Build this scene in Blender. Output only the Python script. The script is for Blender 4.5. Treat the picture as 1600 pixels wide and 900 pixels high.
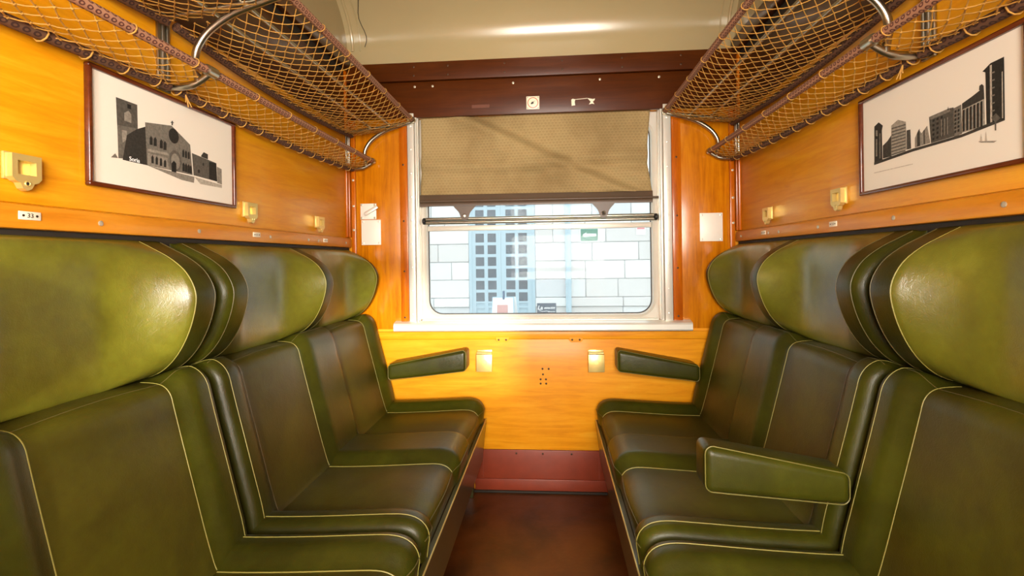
import bpy, bmesh, math, random
from mathutils import Vector, Matrix
random.seed(7)
for o in list(bpy.data.objects): bpy.data.objects.remove(o, do_unlink=True)
scene = bpy.context.scene
COL = scene.collection

# ------------------------------------------------------------------ camera
CAM_Z = 1.14
F_PX = 780.0
yaw = math.atan(60.0 / F_PX)
roll = math.atan(0.014)
fw = Vector((-math.sin(yaw), math.cos(yaw), 0)); rt = Vector((math.cos(yaw), math.sin(yaw), 0)); up = Vector((0, 0, 1))
rt2 = math.cos(roll) * rt - math.sin(roll) * up
up2 = math.sin(roll) * rt + math.cos(roll) * up
cd = bpy.data.cameras.new('camera'); cam = bpy.data.objects.new('camera', cd); COL.objects.link(cam)
cam.matrix_world = Matrix(((rt2.x, up2.x, -fw.x, 0), (rt2.y, up2.y, -fw.y, 0), (rt2.z, up2.z, -fw.z, CAM_Z), (0, 0, 0, 1)))
cd.sensor_width = 36.0; cd.lens = F_PX / 1600.0 * 36.0; cd.shift_y = -(450 - 405.84) / 1600.0
cd.clip_start = 0.01; cd.clip_end = 200
scene.camera = cam

# ------------------------------------------------------------------ world, sun, daylight at the corridor windows, exposure
SKY_STRENGTH = 2.35
SUN_STRENGTH = 5.0
DAYLIGHT = ((-1.75, 0.9, 5.0), (0.16, 1.25, 47.0), (1.75, 0.9, 24.0))     # centre x, width, radiance
w = bpy.data.worlds.new('sky'); scene.world = w; w.use_nodes = True
bg = w.node_tree.nodes['Background']; bg.inputs[0].default_value = (0.90, 0.96, 1.0, 1); bg.inputs[1].default_value = SKY_STRENGTH
sd = bpy.data.lights.new('sun', 'SUN'); sd.energy = SUN_STRENGTH; sd.angle = math.radians(3.5); sd.color = (1.0, 0.93, 0.80)
sun = bpy.data.objects.new('sun', sd); COL.objects.link(sun)
sun_dir = Vector((-0.27, 0.955, -0.115)).normalized()            # direction the light travels
sun.rotation_euler = sun_dir.to_track_quat('-Z', 'Y').to_euler()
WINDOWS = ((-1.75, 0.9), (0.20, 1.6), (1.75, 0.9)); WIN_Z0, WIN_Z1 = 0.90, 1.86; OUT_Y = -0.86
for wx, WIN_W, rad in DAYLIGHT:
    ad = bpy.data.lights.new('corridor_daylight', 'AREA'); ad.shape = 'RECTANGLE'; ad.size = WIN_W; ad.size_y = WIN_Z1 - WIN_Z0
    ad.energy = rad * math.pi * WIN_W * (WIN_Z1 - WIN_Z0); ad.color = (1.0, 0.93, 0.82)
    ao = bpy.data.objects.new('corridor_daylight', ad); COL.objects.link(ao)
    ao.location = (wx, OUT_Y - 0.12, (WIN_Z0 + WIN_Z1) / 2); ao.rotation_euler = (math.radians(90), 0, 0)   # shines +y into the coach
    ao.rotation_euler = Vector((0, 1, 0)).to_track_quat('-Z', 'Z').to_euler()
vs = scene.view_settings
vs.view_transform = 'Standard'; vs.look = 'None'; vs.gamma = 1.0; vs.use_curve_mapping = False; vs.exposure = 0.0

# ------------------------------------------------------------------ dimensions (metres)
XL, XR = -1.014, 0.896          # faces of the two side partitions
XC = (XL + XR) / 2
YB = 2.45                       # face of the window wall
YMID = 1.2325                   # middle of the compartment
def side_x(side, v): return XL + v if side < 0 else XR - v

# ------------------------------------------------------------------ helpers
def srgb(r, g, b):
    f = lambda c: (c / 12.92 if c <= 0.04045 else ((c + 0.055) / 1.055) ** 2.4)
    return (f(r / 255.0), f(g / 255.0), f(b / 255.0), 1.0)

class NT:
    """tiny node-graph helper"""
    def __init__(self, name):
        self.m = bpy.data.materials.new(name); self.m.use_nodes = True
        self.t = self.m.node_tree; self.b = self.t.nodes['Principled BSDF']; self.out = self.t.nodes['Material Output']
    def node(self, kind, **kw):
        n = self.t.nodes.new(kind)
        for k, v in kw.items():
            if k.startswith('_'): setattr(n, k[1:], v)
        return n
    def set(self, sock, val):
        if hasattr(val, 'is_output'): self.t.links.new(val, sock)
        else: sock.default_value = val
    def math(self, op, a, b=0.0, c=None):
        n = self.t.nodes.new('ShaderNodeMath'); n.operation = op
        self.set(n.inputs[0], a); self.set(n.inputs[1], b)
        if c is not None: self.set(n.inputs[2], c)
        return n.outputs[0]
    def coords(self, which='Object', scale=(1, 1, 1), rot=(0, 0, 0), loc=(0, 0, 0)):
        tc = self.t.nodes.new('ShaderNodeTexCoord'); mp = self.t.nodes.new('ShaderNodeMapping')
        mp.inputs['Scale'].default_value = scale; mp.inputs['Rotation'].default_value = rot; mp.inputs['Location'].default_value = loc
        self.t.links.new(tc.outputs[which], mp.inputs[0]); return mp.outputs[0]
    def noise(self, vec, scale, detail=4, rough=0.55, dist=0.0):
        n = self.t.nodes.new('ShaderNodeTexNoise'); self.t.links.new(vec, n.inputs['Vector'])
        n.inputs['Scale'].default_value = scale; n.inputs['Detail'].default_value = detail
        n.inputs['Roughness'].default_value = rough; n.inputs['Distortion'].default_value = dist
        return n.outputs['Fac']
    def voronoi(self, vec, scale, feature='F1'):
        n = self.t.nodes.new('ShaderNodeTexVoronoi'); n.feature = feature; self.t.links.new(vec, n.inputs['Vector'])
        n.inputs['Scale'].default_value = scale; return n.outputs['Distance']
    def ramp(self, fac, stops):
        n = self.t.nodes.new('ShaderNodeValToRGB'); self.t.links.new(fac, n.inputs[0])
        el = n.color_ramp.elements
        while len(el) < len(stops): el.new(0.5)
        for e, (p, c) in zip(el, stops): e.position = p; e.color = c
        return n.outputs[0]
    def mix(self, fac, a, b, mode='MIX'):
        n = self.t.nodes.new('ShaderNodeMix'); n.data_type = 'RGBA'; n.blend_type = mode
        self.set(n.inputs[0], fac); self.set(n.inputs[6], a); self.set(n.inputs[7], b); return n.outputs[2]
    def bump(self, h, strength, dist, prev=None):
        n = self.t.nodes.new('ShaderNodeBump'); self.t.links.new(h, n.inputs['Height'])
        n.inputs['Strength'].default_value = strength; n.inputs['Distance'].default_value = dist
        if prev: self.t.links.new(prev, n.inputs['Normal'])
        return n.outputs[0]
    def p(self, **kw):
        for k, v in kw.items(): self.set(self.b.inputs[k.replace('_', ' ')], v)
        return self.m

def plain(name, col, rough=0.5, metal=0.0, var=0.0, scale=30.0, spec=0.5, coat=0.0):
    n = NT(name)
    c = col
    if var:
        f = n.noise(n.coords(), scale, 5)
        c = n.mix(f, tuple(x * (1 - var) for x in col[:3]) + (1,), tuple(min(1, x * (1 + var)) for x in col[:3]) + (1,))
    n.p(Base_Color=c, Roughness=rough, Metallic=metal)
    n.b.inputs['Specular IOR Level'].default_value = spec
    n.b.inputs['Coat Weight'].default_value = coat
    n.b.inputs['Coat Roughness'].default_value = 0.15
    return n.m

def wood(name, dark, mid, light, axis='y', rough=0.34, coat=0.16, grain=1.0, blotch=0.5):
    n = NT(name)
    st = {'x': (1.1, 14, 14), 'y': (14, 1.1, 14), 'z': (14, 14, 1.1)}[axis]
    v = n.coords('Object', st)
    g = n.noise(v, 3.0 * grain, 8, 0.62, 0.8)
    fine = n.noise(n.coords('Object', tuple(s * 6 for s in st)), 6.0, 3, 0.6)
    big = n.noise(n.coords('Object', (1, 1, 1)), 2.3, 4, 0.6, 0.6)
    f = n.math('ADD', n.math('MULTIPLY', g, 0.65), n.math('ADD', n.math('MULTIPLY', big, blotch * 0.55), n.math('MULTIPLY', fine, 0.12)))
    f = n.math('SUBTRACT', f, blotch * 0.27 + 0.06 - 0.175)
    c = n.ramp(f, [(0.30, dark), (0.5, mid), (0.72, light)])
    n.p(Base_Color=c, Roughness=n.math('ADD', n.math('MULTIPLY', big, 0.16), rough - 0.08))
    n.b.inputs['Coat Weight'].default_value = coat; n.b.inputs['Coat Roughness'].default_value = 0.16; n.b.inputs['Specular IOR Level'].default_value = 0.22
    n.t.links.new(n.bump(n.math('ADD', fine, n.math('MULTIPLY', big, 2.0)), 0.10, 0.002), n.b.inputs['Normal'])
    return n.m

def leather(name, c_lo, c_mid, c_hi, rough=0.36, coat=0.03, spec=0.26):
    n = NT(name)
    v = n.coords()
    big = n.noise(v, 2.6, 5, 0.6, 0.5)
    small = n.noise(v, 38, 5, 0.65)
    f = n.math('ADD', n.math('MULTIPLY', big, 0.8), n.math('MULTIPLY', small, 0.2))
    c = n.ramp(f, [(0.36, c_lo), (0.5, c_mid), (0.64, c_hi)])
    pores = n.voronoi(v, 420)
    wr = n.noise(n.coords('Object', (1, 1, 0.8)), 55, 6, 0.6, 1.2)
    ridge = n.math('ABSOLUTE', n.math('SUBTRACT', wr, 0.5))
    b1 = n.bump(pores, 0.10, 0.0015)
    b2 = n.bump(n.math('MINIMUM', ridge, 0.10), 0.22, 0.006, b1)
    b3 = n.bump(n.noise(v, 5.5, 2, 0.5), 0.16, 0.02, b2)
    n.p(Base_Color=c, Roughness=n.math('ADD', n.math('MULTIPLY', small, 0.08), rough - 0.04))
    n.t.links.new(b3, n.b.inputs['Normal'])
    n.b.inputs['Coat Weight'].default_value = coat; n.b.inputs['Coat Roughness'].default_value = 0.26
    n.b.inputs['Specular IOR Level'].default_value = spec
    return n.m

class MB:
    """collects faces; build() links them as ONE mesh object"""
    def __init__(self): self.v = []; self.f = []; self.m = []; self.uv = []
    def face(self, idx, mi=0, uv=None): self.f.append(tuple(idx)); self.m.append(mi); self.uv.append(uv)
    def add(self, verts, faces, mi=0):
        b = len(self.v); self.v.extend(Vector(p) for p in verts)
        for f in faces: self.face([b + i for i in f], mi)
        return b
    def box(self, x0, x1, y0, y1, z0, z1, mi=0):
        self.add([(x0, y0, z0), (x1, y0, z0), (x1, y1, z0), (x0, y1, z0), (x0, y0, z1), (x1, y0, z1), (x1, y1, z1), (x0, y1, z1)],
                 [(0, 3, 2, 1), (4, 5, 6, 7), (0, 1, 5, 4), (1, 2, 6, 5), (2, 3, 7, 6), (3, 0, 4, 7)], mi)
    def hexa(self, c, mi=0):   # c: 8 corners, bottom loop then top loop
        self.add(c, [(0, 3, 2, 1), (4, 5, 6, 7), (0, 1, 5, 4), (1, 2, 6, 5), (2, 3, 7, 6), (3, 0, 4, 7)], mi)
    def tube(self, pts, r, n=8, mi=0, closed=False, cap=True, uvs=0.0):
        pts = [Vector(p) for p in pts]; N = len(pts); base = len(self.v); prev = None; L = 0.0; ls = []
        for i, p in enumerate(pts):
            if i: L += (p - pts[i - 1]).length
            ls.append(L)
            if closed: d = pts[(i + 1) % N] - pts[i - 1]
            else: d = pts[min(i + 1, N - 1)] - pts[max(i - 1, 0)]
            if d.length < 1e-9: d = Vector((0, 0, 1))
            d.normalize()
            if prev is None:
                a = Vector((0, 0, 1)) if abs(d.z) < 0.9 else Vector((1, 0, 0))
                prev = d.cross(a).normalized()
            u = (prev - d * prev.dot(d))
            u = u.normalized() if u.length > 1e-6 else d.orthogonal().normalized()
            prev = u; q = d.cross(u)
            rr = r[i] if isinstance(r, (list, tuple)) else r
            for k in range(n):
                a = 2 * math.pi * k / n
                self.v.append(p + (u * math.cos(a) + q * math.sin(a)) * rr)
        for i in range(N if closed else N - 1):
            j = (i + 1) % N
            for k in range(n):
                k2 = (k + 1) % n
                uv = None
                if uvs: uv = [(ls[i] * uvs, k / n), (ls[i] * uvs, (k + 1) / n), (ls[j] * uvs, (k + 1) / n), (ls[j] * uvs, k / n)]
                self.face([base + i * n + k, base + i * n + k2, base + j * n + k2, base + j * n + k], mi, uv)
        if cap and not closed:
            self.face([base + k for k in range(n)][::-1], mi); self.face([base + (N - 1) * n + k for k in range(n)], mi)
    def cyl(self, c, axis, r, h, n=16, mi=0):
        c = Vector(c); a = Vector(axis).normalized(); self.tube([c, c + a * h], r, n, mi)
    def octa(self, c, r, mi=0):
        c = Vector(c); x, y, z = Vector((r, 0, 0)), Vector((0, r, 0)), Vector((0, 0, r))
        self.add([c + x, c - x, c + y, c - y, c + z, c - z], [(0, 2, 4), (2, 1, 4), (1, 3, 4), (3, 0, 4), (2, 0, 5), (1, 2, 5), (3, 1, 5), (0, 3, 5)], mi)
    def prism(self, poly, f0, f1, mi=0):
        """poly: list of 2-D points; f0 / f1 map a 2-D point to the two ends"""
        n = len(poly); b = len(self.v)
        self.v.extend(Vector(f0(p)) for p in poly); self.v.extend(Vector(f1(p)) for p in poly)
        self.face([b + i for i in range(n)][::-1], mi); self.face([b + n + i for i in range(n)], mi)
        for i in range(n): j = (i + 1) % n; self.face([b + i, b + j, b + n + j, b + n + i], mi)
    def mesh(self, name, mats, smooth=False, bevel=0.0, seg=2, recalc=True, angle=40):
        me = bpy.data.meshes.new(name)
        me.from_pydata([tuple(p) for p in self.v], [], self.f)
        mats = mats if isinstance(mats, (list, tuple)) else [mats]
        for m in mats: me.materials.append(m)
        me.polygons.foreach_set('material_index', self.m)
        if any(u is not None for u in self.uv):
            lay = me.uv_layers.new(name='UVMap')
            for p in me.polygons:
                u = self.uv[p.index]
                if u is None: continue
                for li, c in zip(p.loop_indices, u): lay.data[li].uv = c
        bm = bmesh.new(); bm.from_mesh(me)
        if recalc: bmesh.ops.recalc_face_normals(bm, faces=bm.faces)
        if bevel > 0: bmesh.ops.bevel(bm, geom=[e for e in bm.edges if e.is_manifold and e.calc_face_angle(0) > 0.5], offset=bevel, segments=seg, profile=0.5, affect='EDGES', clamp_overlap=True)
        bm.to_mesh(me); bm.free()
        if smooth or bevel > 0:
            me.shade_smooth() if hasattr(me, 'shade_smooth') else None
            me.polygons.foreach_set('use_smooth', [True] * len(me.polygons))
            try: me.set_sharp_from_angle(angle=math.radians(angle))
            except Exception: pass
        me.update(); return me
    def build(self, name, mats, parent=None, **kw):
        return link(name, self.mesh(name, mats, **kw), parent)

def link(name, me, parent=None):
    o = bpy.data.objects.new(name, me); COL.objects.link(o)
    if parent is not None:
        o.parent = parent; o.matrix_parent_inverse = wmat(parent).inverted()
    return o
def wmat(o):
    m = Matrix.LocRotScale(o.location, o.rotation_euler, o.scale)
    return (wmat(o.parent) @ o.matrix_parent_inverse @ m) if o.parent else m
def tag(o, label, cat, group=None):
    o['label'] = label; o['category'] = cat
    if group: o['group'] = group
    return o
def thing(name, label, cat, loc, group=None):
    o = bpy.data.objects.new(name, None); COL.objects.link(o); o.location = loc; o.empty_display_size = 0.05
    return tag(o, label, cat, group)
def struct(o): o['kind'] = 'structure'; return o
def boxobj(name, b, m, parent=None, bevel=0.0):
    mb = MB(); mb.box(*b); return mb.build(name, m, parent, bevel=bevel)
def text_mesh(body, size, mat, shear=0.0, extrude=0.0004, bold=0.0):
    cu = bpy.data.curves.new('lettering', 'FONT'); cu.body = body; cu.size = size; cu.shear = shear
    cu.extrude = extrude; cu.align_x = 'CENTER'; cu.align_y = 'CENTER'; cu.offset = bold; cu.resolution_u = 3
    o = bpy.data.objects.new('lettering', cu); COL.objects.link(o)
    dg = bpy.context.evaluated_depsgraph_get(); dg.update()
    me = bpy.data.meshes.new_from_object(o.evaluated_get(dg))
    bpy.data.objects.remove(o, do_unlink=True); bpy.data.curves.remove(cu)
    me.materials.clear(); me.materials.append(mat); return me
def smooth(a, b, x):
    t = max(0.0, min(1.0, (x - a) / (b - a))); return t * t * (3 - 2 * t)
def catmull(pts, n):
    P = [Vector(p) for p in pts]; out = []; S = len(P) - 1
    for i in range(n):
        u = i / (n - 1) * S; k = min(int(u), S - 1); t = u - k
        p0, p1, p2, p3 = P[max(k - 1, 0)], P[k], P[k + 1], P[min(k + 2, S)]
        out.append(0.5 * ((2 * p1) + (p2 - p0) * t + (2 * p0 - 5 * p1 + 4 * p2 - p3) * t * t + (3 * p1 - p0 - 3 * p2 + p3) * t ** 3))
    return out

# ------------------------------------------------------------------ materials
HONEY = wood('honey_wood', srgb(200, 124, 6), srgb(222, 150, 14), srgb(234, 172, 34), 'y')
HONEY_X = wood('honey_wood_window_wall', srgb(200, 120, 8), srgb(224, 148, 18), srgb(234, 168, 40), 'x', rough=0.46, coat=0.10)
RAIL = wood('rail_wood', srgb(182, 108, 16), srgb(206, 132, 28), srgb(220, 152, 48), 'y', rough=0.3)
RED_WOOD_Z = wood('red_varnished_wood', srgb(148, 76, 3), srgb(196, 116, 6), srgb(216, 142, 16), 'z', rough=0.26, coat=0.35, blotch=0.8)
STRIP_Z = wood('strip_wood', srgb(146, 64, 3), srgb(182, 92, 6), srgb(204, 118, 12), 'z', rough=0.26, coat=0.35, blotch=0.8)
DARK_X = wood('dark_header_wood', srgb(60, 25, 1), srgb(75, 32, 1), srgb(90, 43, 3), 'x', rough=0.4, coat=0.06)
DARK_Y = wood('dark_cornice_and_shade_wood', srgb(58, 30, 9), srgb(74, 40, 13), srgb(88, 50, 18), 'y', rough=0.35)  # cornice wood, also used to paint the shade above the racks
FRAME_WOOD = wood('picture_frame_wood', srgb(62, 24, 10), srgb(86, 36, 14), srgb(112, 54, 22), 'y', rough=0.22, coat=0.8)
RED_PAINT = plain('oxblood_paint', srgb(128, 50, 26), 0.42, 0, 0.22, 16)
CREAM = plain('cream_gloss_paint', srgb(166, 148, 108), 0.24, 0, 0.04, 3.0, 0.5, 0.3)
GREEN_PAINT = plain('dark_green_paint', srgb(66, 62, 28), 0.3, 0, 0.15, 10, coat=0.3)
DARK = plain('dark_recess_and_shadow_gap', srgb(36, 28, 18), 0.7, 0, 0.2)
PANEL_L = leather('olive_leather_worn', srgb(52, 45, 6), srgb(63, 58, 8), srgb(74, 71, 10), 0.42)
STRIP_L = leather('olive_leather_deep', srgb(42, 41, 6), srgb(52, 52, 7), srgb(63, 64, 9), 0.36)
HEAD_L = leather('olive_leather_headrest', srgb(80, 75, 18), srgb(94, 92, 22), srgb(110, 110, 31), 0.31, 0.3, 0.65)
PIPING = plain('pale_green_piping', srgb(132, 124, 56), 0.5, 0, 0.1, 60)
PIPING_G = plain('green_piping', srgb(104, 98, 42), 0.5)
THREAD = plain('dark_olive_thread', srgb(82, 74, 34), 0.5)
STEEL = plain('satin_steel', srgb(176, 170, 152), 0.28, 1.0, 0.12, 14)
ALU = plain('brushed_aluminium', srgb(222, 218, 206), 0.36, 0.4, 0.06, 10)
ALU_BRIGHT = plain('pale_aluminium_plate', srgb(238, 234, 222), 0.45, 0.1, 0.04, 8)
BRASS = plain('brass', srgb(222, 198, 122), 0.34, 0.55, 0.10, 20)
BLACK = plain('black_rubber', srgb(22, 20, 18), 0.5)
SCREW = plain('screw_metal', srgb(186, 178, 156), 0.35, 0.4)
DARK_SCREW = plain('dark_screw', srgb(70, 48, 28), 0.45, 0.6)
PLATE = plain('ivory_plate', srgb(232, 222, 196), 0.4)
INK = plain('dark_print_ink', srgb(52, 40, 30), 0.6)
RED_INK = plain('red_print_ink', srgb(190, 66, 44), 0.5)
CORD = plain('netting_cord', srgb(182, 134, 58), 0.7, 0, 0.15, 90)
HEM = plain('brown_leathercloth', srgb(84, 66, 50), 0.42, 0, 0.15, 20)
MAT_BOARD = plain('white_mount_board', srgb(232, 226, 210), 0.75)
GREYS = {}
def grey(g):
    k = round(g, 2)
    if k not in GREYS:
        q = k * 0.85; GREYS[k] = plain('photo_tone_%02d' % int(k * 100), (q, q * 0.90, q * 0.72, 1), 0.75, 0, 0.6, 170, 0.2)
    return GREYS[k]

def make_floor_mat():
    n = NT('brown_linoleum'); v = n.coords()
    c = n.ramp(n.noise(v, 4, 6, 0.65, 0.4), [(0.35, srgb(56, 28, 6)), (0.5, srgb(80, 40, 10)), (0.68, srgb(96, 50, 14))])
    sp = n.math('LESS_THAN', n.voronoi(v, 9.0), 0.028)
    keep = n.math('GREATER_THAN', n.noise(v, 2.0, 1), 0.46)
    c = n.mix(n.math('MULTIPLY', sp, keep), c, srgb(176, 150, 110))
    n.p(Base_Color=c, Roughness=n.math('ADD', n.math('MULTIPLY', n.noise(v, 14, 5), 0.3), 0.22))
    n.t.links.new(n.bump(n.noise(v, 60, 4), 0.12, 0.003), n.b.inputs['Normal']); return n.m
FLOOR = make_floor_mat()

def cell_pattern(n, nu, nv, which='UV'):
    tc = n.t.nodes.new('ShaderNodeTexCoord'); sx = n.t.nodes.new('ShaderNodeSeparateXYZ'); n.t.links.new(tc.outputs[which], sx.inputs[0])
    U = n.math('MULTIPLY', sx.outputs[0], nu); V = n.math('MULTIPLY', sx.outputs[1], nv)
    row = n.math('FLOOR', V)
    U = n.math('ADD', U, n.math('MULTIPLY', row, 0.5))
    fu = n.math('SUBTRACT', n.math('FRACT', U), 0.5); fv = n.math('SUBTRACT', n.math('FRACT', V), 0.5)
    d = n.math('SQRT', n.math('ADD', n.math('MULTIPLY', fu, fu), n.math('MULTIPLY', fv, fv)))
    return fu, fv, d
def make_rod_fabric(name, ca, cb):
    n = NT(name); fu, fv, d = cell_pattern(n, 1.0, 5.0)
    ring = n.math('LESS_THAN', n.math('ABSOLUTE', n.math('SUBTRACT', d, 0.27)), 0.10)
    c = n.mix(ring, ca, cb)
    n.p(Base_Color=c, Roughness=0.8); n.t.links.new(n.bump(ring, 0.3, 0.002), n.b.inputs['Normal']); return n.m
ROD = make_rod_fabric('patterned_rod_braid', srgb(166, 120, 90), srgb(88, 44, 32))
ROD_DARK = make_rod_fabric('soiled_rod_braid', srgb(98, 66, 44), srgb(54, 28, 19))
def make_blind():
    n = NT('printed_blind_cloth'); fu, fv, d = cell_pattern(n, 65.0, 30.0)
    arc = n.math('LESS_THAN', n.math('ABSOLUTE', n.math('SUBTRACT', d, 0.27)), 0.085)
    arc = n.math('MULTIPLY', arc, n.math('GREATER_THAN', fv, -0.02))
    stem = n.math('MULTIPLY', n.math('LESS_THAN', n.math('ABSOLUTE', fu), 0.05), n.math('LESS_THAN', fv, 0.1))
    ink = n.math('MAXIMUM', arc, stem)
    dirt = n.noise(n.coords(), 3.4, 5, 0.6)
    base = n.ramp(dirt, [(0.32, srgb(144, 120, 76)), (0.6, srgb(170, 146, 98))])
    c = n.mix(n.math('MULTIPLY', ink, 0.42), base, srgb(98, 78, 42))
    n.p(Base_Color=c, Roughness=0.85)
    tr = n.t.nodes.new('ShaderNodeBsdfTranslucent'); n.set(tr.inputs[0], c)
    ms = n.t.nodes.new('ShaderNodeMixShader'); ms.inputs[0].default_value = 0.10
    n.t.links.new(n.b.outputs[0], ms.inputs[1]); n.t.links.new(tr.outputs[0], ms.inputs[2]); n.t.links.new(ms.outputs[0], n.out.inputs[0])
    return n.m
BLIND = make_blind()
def make_glass(name, haze):
    n = NT(name)
    tr = n.t.nodes.new('ShaderNodeBsdfTransparent'); tr.inputs[0].default_value = (0.96, 0.985, 0.99, 1)
    gl = n.t.nodes.new('ShaderNodeBsdfGlossy'); gl.inputs['Roughness'].default_value = 0.02
    fr = n.t.nodes.new('ShaderNodeFresnel'); fr.inputs[0].default_value = 1.13
    m1 = n.t.nodes.new('ShaderNodeMixShader'); n.t.links.new(fr.outputs[0], m1.inputs[0]); n.t.links.new(tr.outputs[0], m1.inputs[1]); n.t.links.new(gl.outputs[0], m1.inputs[2])
    df = n.t.nodes.new('ShaderNodeBsdfTranslucent'); df.inputs[0].default_value = (0.9, 0.93, 0.95, 1)
    m2 = n.t.nodes.new('ShaderNodeMixShader')
    n.set(m2.inputs[0], n.math('MULTIPLY', n.noise(n.coords('Object', (1, 1, 0.35)), 3.0, 4), haze))  # translucent mottling painted in for hazy reflections on the pane
    n.t.links.new(m1.outputs[0], m2.inputs[1]); n.t.links.new(df.outputs[0], m2.inputs[2]); n.t.links.new(m2.outputs[0], n.out.inputs[0])
    return n.m
GLASS = make_glass('hazy_window_glass', 0.22)
STONE = [plain('pale_limestone_%d' % i, c, 0.85, 0, 0.07, 9) for i, c in enumerate((srgb(226, 226, 222), srgb(212, 214, 214), srgb(236, 234, 228), srgb(218, 214, 208)))]
MORTAR = plain('mortar', srgb(196, 198, 198), 0.9)
BLUE_PAINT = plain('pale_blue_door_paint', srgb(172, 198, 208), 0.5, 0, 0.06)
DOOR_GLASS = plain('dark_door_pane', srgb(66, 78, 88), 0.12, 0, 0.4, 3)
EXIT_GREEN = plain('sign_green', srgb(26, 128, 92), 0.5)
WHITE = plain('sign_white', srgb(240, 242, 240), 0.5)
SLATE = plain('sign_slate', srgb(52, 66, 82), 0.5)

# ================================================================== THE SETTING
# floor (compartment and corridor)
mb = MB(); mb.box(XL - 0.04, XR + 0.04, -0.95, YB + 0.1, -0.06, 0.0); mb.box(-2.6, XL - 0.04, -0.95, -0.02, -0.06, 0.0); mb.box(XR + 0.04, 2.6, -0.95, -0.02, -0.06, 0.0)
floor = struct(mb.build('floor', FLOOR))
boxobj('threshold_strip', (-0.40, 0.26, 2.425, 2.4485, 0.0, 0.012), DARK, floor, 0.004)

# side partitions
def screw_mesh(r, m):
    s = MB(); s.tube([(0, 0, 0), (0, 0, r * 0.35), (0, 0, r * 0.55)], [r, r, r * 0.55], 8); return s.mesh('screw', m, smooth=True)
SCREW_S = screw_mesh(0.006, SCREW); SCREW_D = screw_mesh(0.005, DARK_SCREW); SCREW_A = screw_mesh(0.0052, ALU)
def put_screw(me, loc, normal, parent):
    o = link('screw', me, None); o.location = loc; o.rotation_euler = Vector(normal).to_track_quat('Z', 'Y').to_euler()
    o.parent = parent; o.matrix_parent_inverse = wmat(parent).inverted(); return o
for side, nm in ((-1, 'left'), (1, 'right')):
    X = lambda v: side_x(side, v)
    def bx(v0, v1, y0, y1, z0, z1): a, b = sorted((X(v0), X(v1))); return (a, b, y0, y1, z0, z1)
    wl = struct(boxobj('wall_' + nm, bx(-0.04, 0.0, -0.05, YB + 0.08, 0.0, 2.62), HONEY))
    boxobj('wood_panel', bx(0.0, 0.004, 0.0, 2.405, 1.262, 1.80), HONEY, wl, 0.001)
    boxobj('shaded_upper_panel', bx(0.0, 0.004, 0.0, 2.405, 1.803, 2.06), DARK_Y, wl, 0.001)  # same wall wood, with the shade above the rack put into its colour
    boxobj('dark_slot', bx(0.0, 0.002, 0.0, 2.405, 2.06, 2.10), DARK, wl)  # flat dark strip just below the cornice
    boxobj('painted_upper_panel', bx(0.0, 0.006, -0.02, 2.45, 2.165, 2.60), CREAM, wl)
    boxobj('cornice', bx(0.0, 0.03, -0.02, 2.445, 2.095, 2.165), DARK_Y, wl, 0.008)
    boxobj('end_batten', bx(0.0, 0.014, 2.405, 2.428, 1.262, 2.09), STRIP_Z, wl, 0.005)
    boxobj('shadow_gap_strip', bx(0.0, 0.010, 0.03, 2.43, 1.17, 1.2105), DARK, wl)  # dark strip painting the shadow gap between headrests and rail
    tr = struct(boxobj('trim_1' if side < 0 else 'trim_2', bx(0.0, 0.024, 0.0, 2.43, 1.211, 1.258), RAIL, None, 0.006))
    for y in (0.62, 1.03, 1.34, 1.70, 1.98, 2.07, 2.36):
        put_screw(SCREW_S, (X(0.024), y, 1.233), (-side, 0, 0), tr)

# window wall
WX0, WX1, WZ0, WZ1 = -0.655, 0.53, 0.836, 1.86
mb = MB()
Y0, Y1 = YB + 0.004, YB + 0.085
mb.box(XL - 0.04, WX0, Y0, Y1, 0, 2.2); mb.box(WX1, XR + 0.04, Y0, Y1, 0, 2.3); mb.box(WX0, WX1, Y0, Y1, 0, WZ0); mb.box(WX0, WX1, Y0, Y1, WZ1, 2.3)
wb = struct(mb.build('wall_back', HONEY_X))
def wpart(name, x0, x1, z0, z1, m, pr=0.0, bev=0.0015): return boxobj(name, (x0, x1, YB - pr, Y0, z0, z1), m, wb, bev)
wpart('wood_panel', XL + 0.044, -0.746, 0.80, 1.85, RED_WOOD_Z); wpart('wood_panel', 0.629, XR - 0.042, 0.80, 1.85, RED_WOOD_Z)
wpart('jamb_strip', -0.745, -0.704, 0.80, 1.852, STRIP_Z, 0.012, 0.003); wpart('jamb_strip', 0.584, 0.628, 0.80, 1.852, STRIP_Z, 0.012, 0.003)
for s, x in ((1, XL), (-1, XR)):
    a, b = sorted((x + s * 0.002, x + s * 0.018)); wpart('corner_strip', a, b, 1.262, 1.85, STRIP_Z, 0.022, 0.005)
    a, b = sorted((x + s * 0.020, x + s * 0.043)); wpart('corner_strip', a, b, 0.80, 1.85, STRIP_Z, 0.012, 0.004)
wpart('frieze_board', XL + 0.001, XR - 0.001, 1.853, 2.03, DARK_X, 0.014, 0.003)
wpart('header_board', XL + 0.001, XR - 0.001, 2.031, 2.122, DARK_X, 0.03, 0.004)
wpart('apron_rail', XL + 0.001, XR - 0.001, 0.750, 0.788, HONEY_X, 0.009, 0.003)
for x in (-0.24, 0.118):
    mb = MB(); mb.prism([(-0.032, 0.012), (0.032, 0.012), (0.032, -0.004), (0.022, -0.012), (-0.022, -0.012), (-0.032, -0.004)],
                        lambda p: (x + p[0], YB - 0.013, 0.748 + p[1]), lambda p: (x + p[0], Y0, 0.748 + p[1]))
    mb.build('rail_lug', HONEY_X, wb)
    for dx in (-0.018, 0.018): put_screw(SCREW_D, (x + dx, YB - 0.013, 0.748), (0, -1, 0), wb)
wpart('apron_panel', XL + 0.001, XR - 0.001, 0.208, 0.749, HONEY_X, 0.002)
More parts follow.
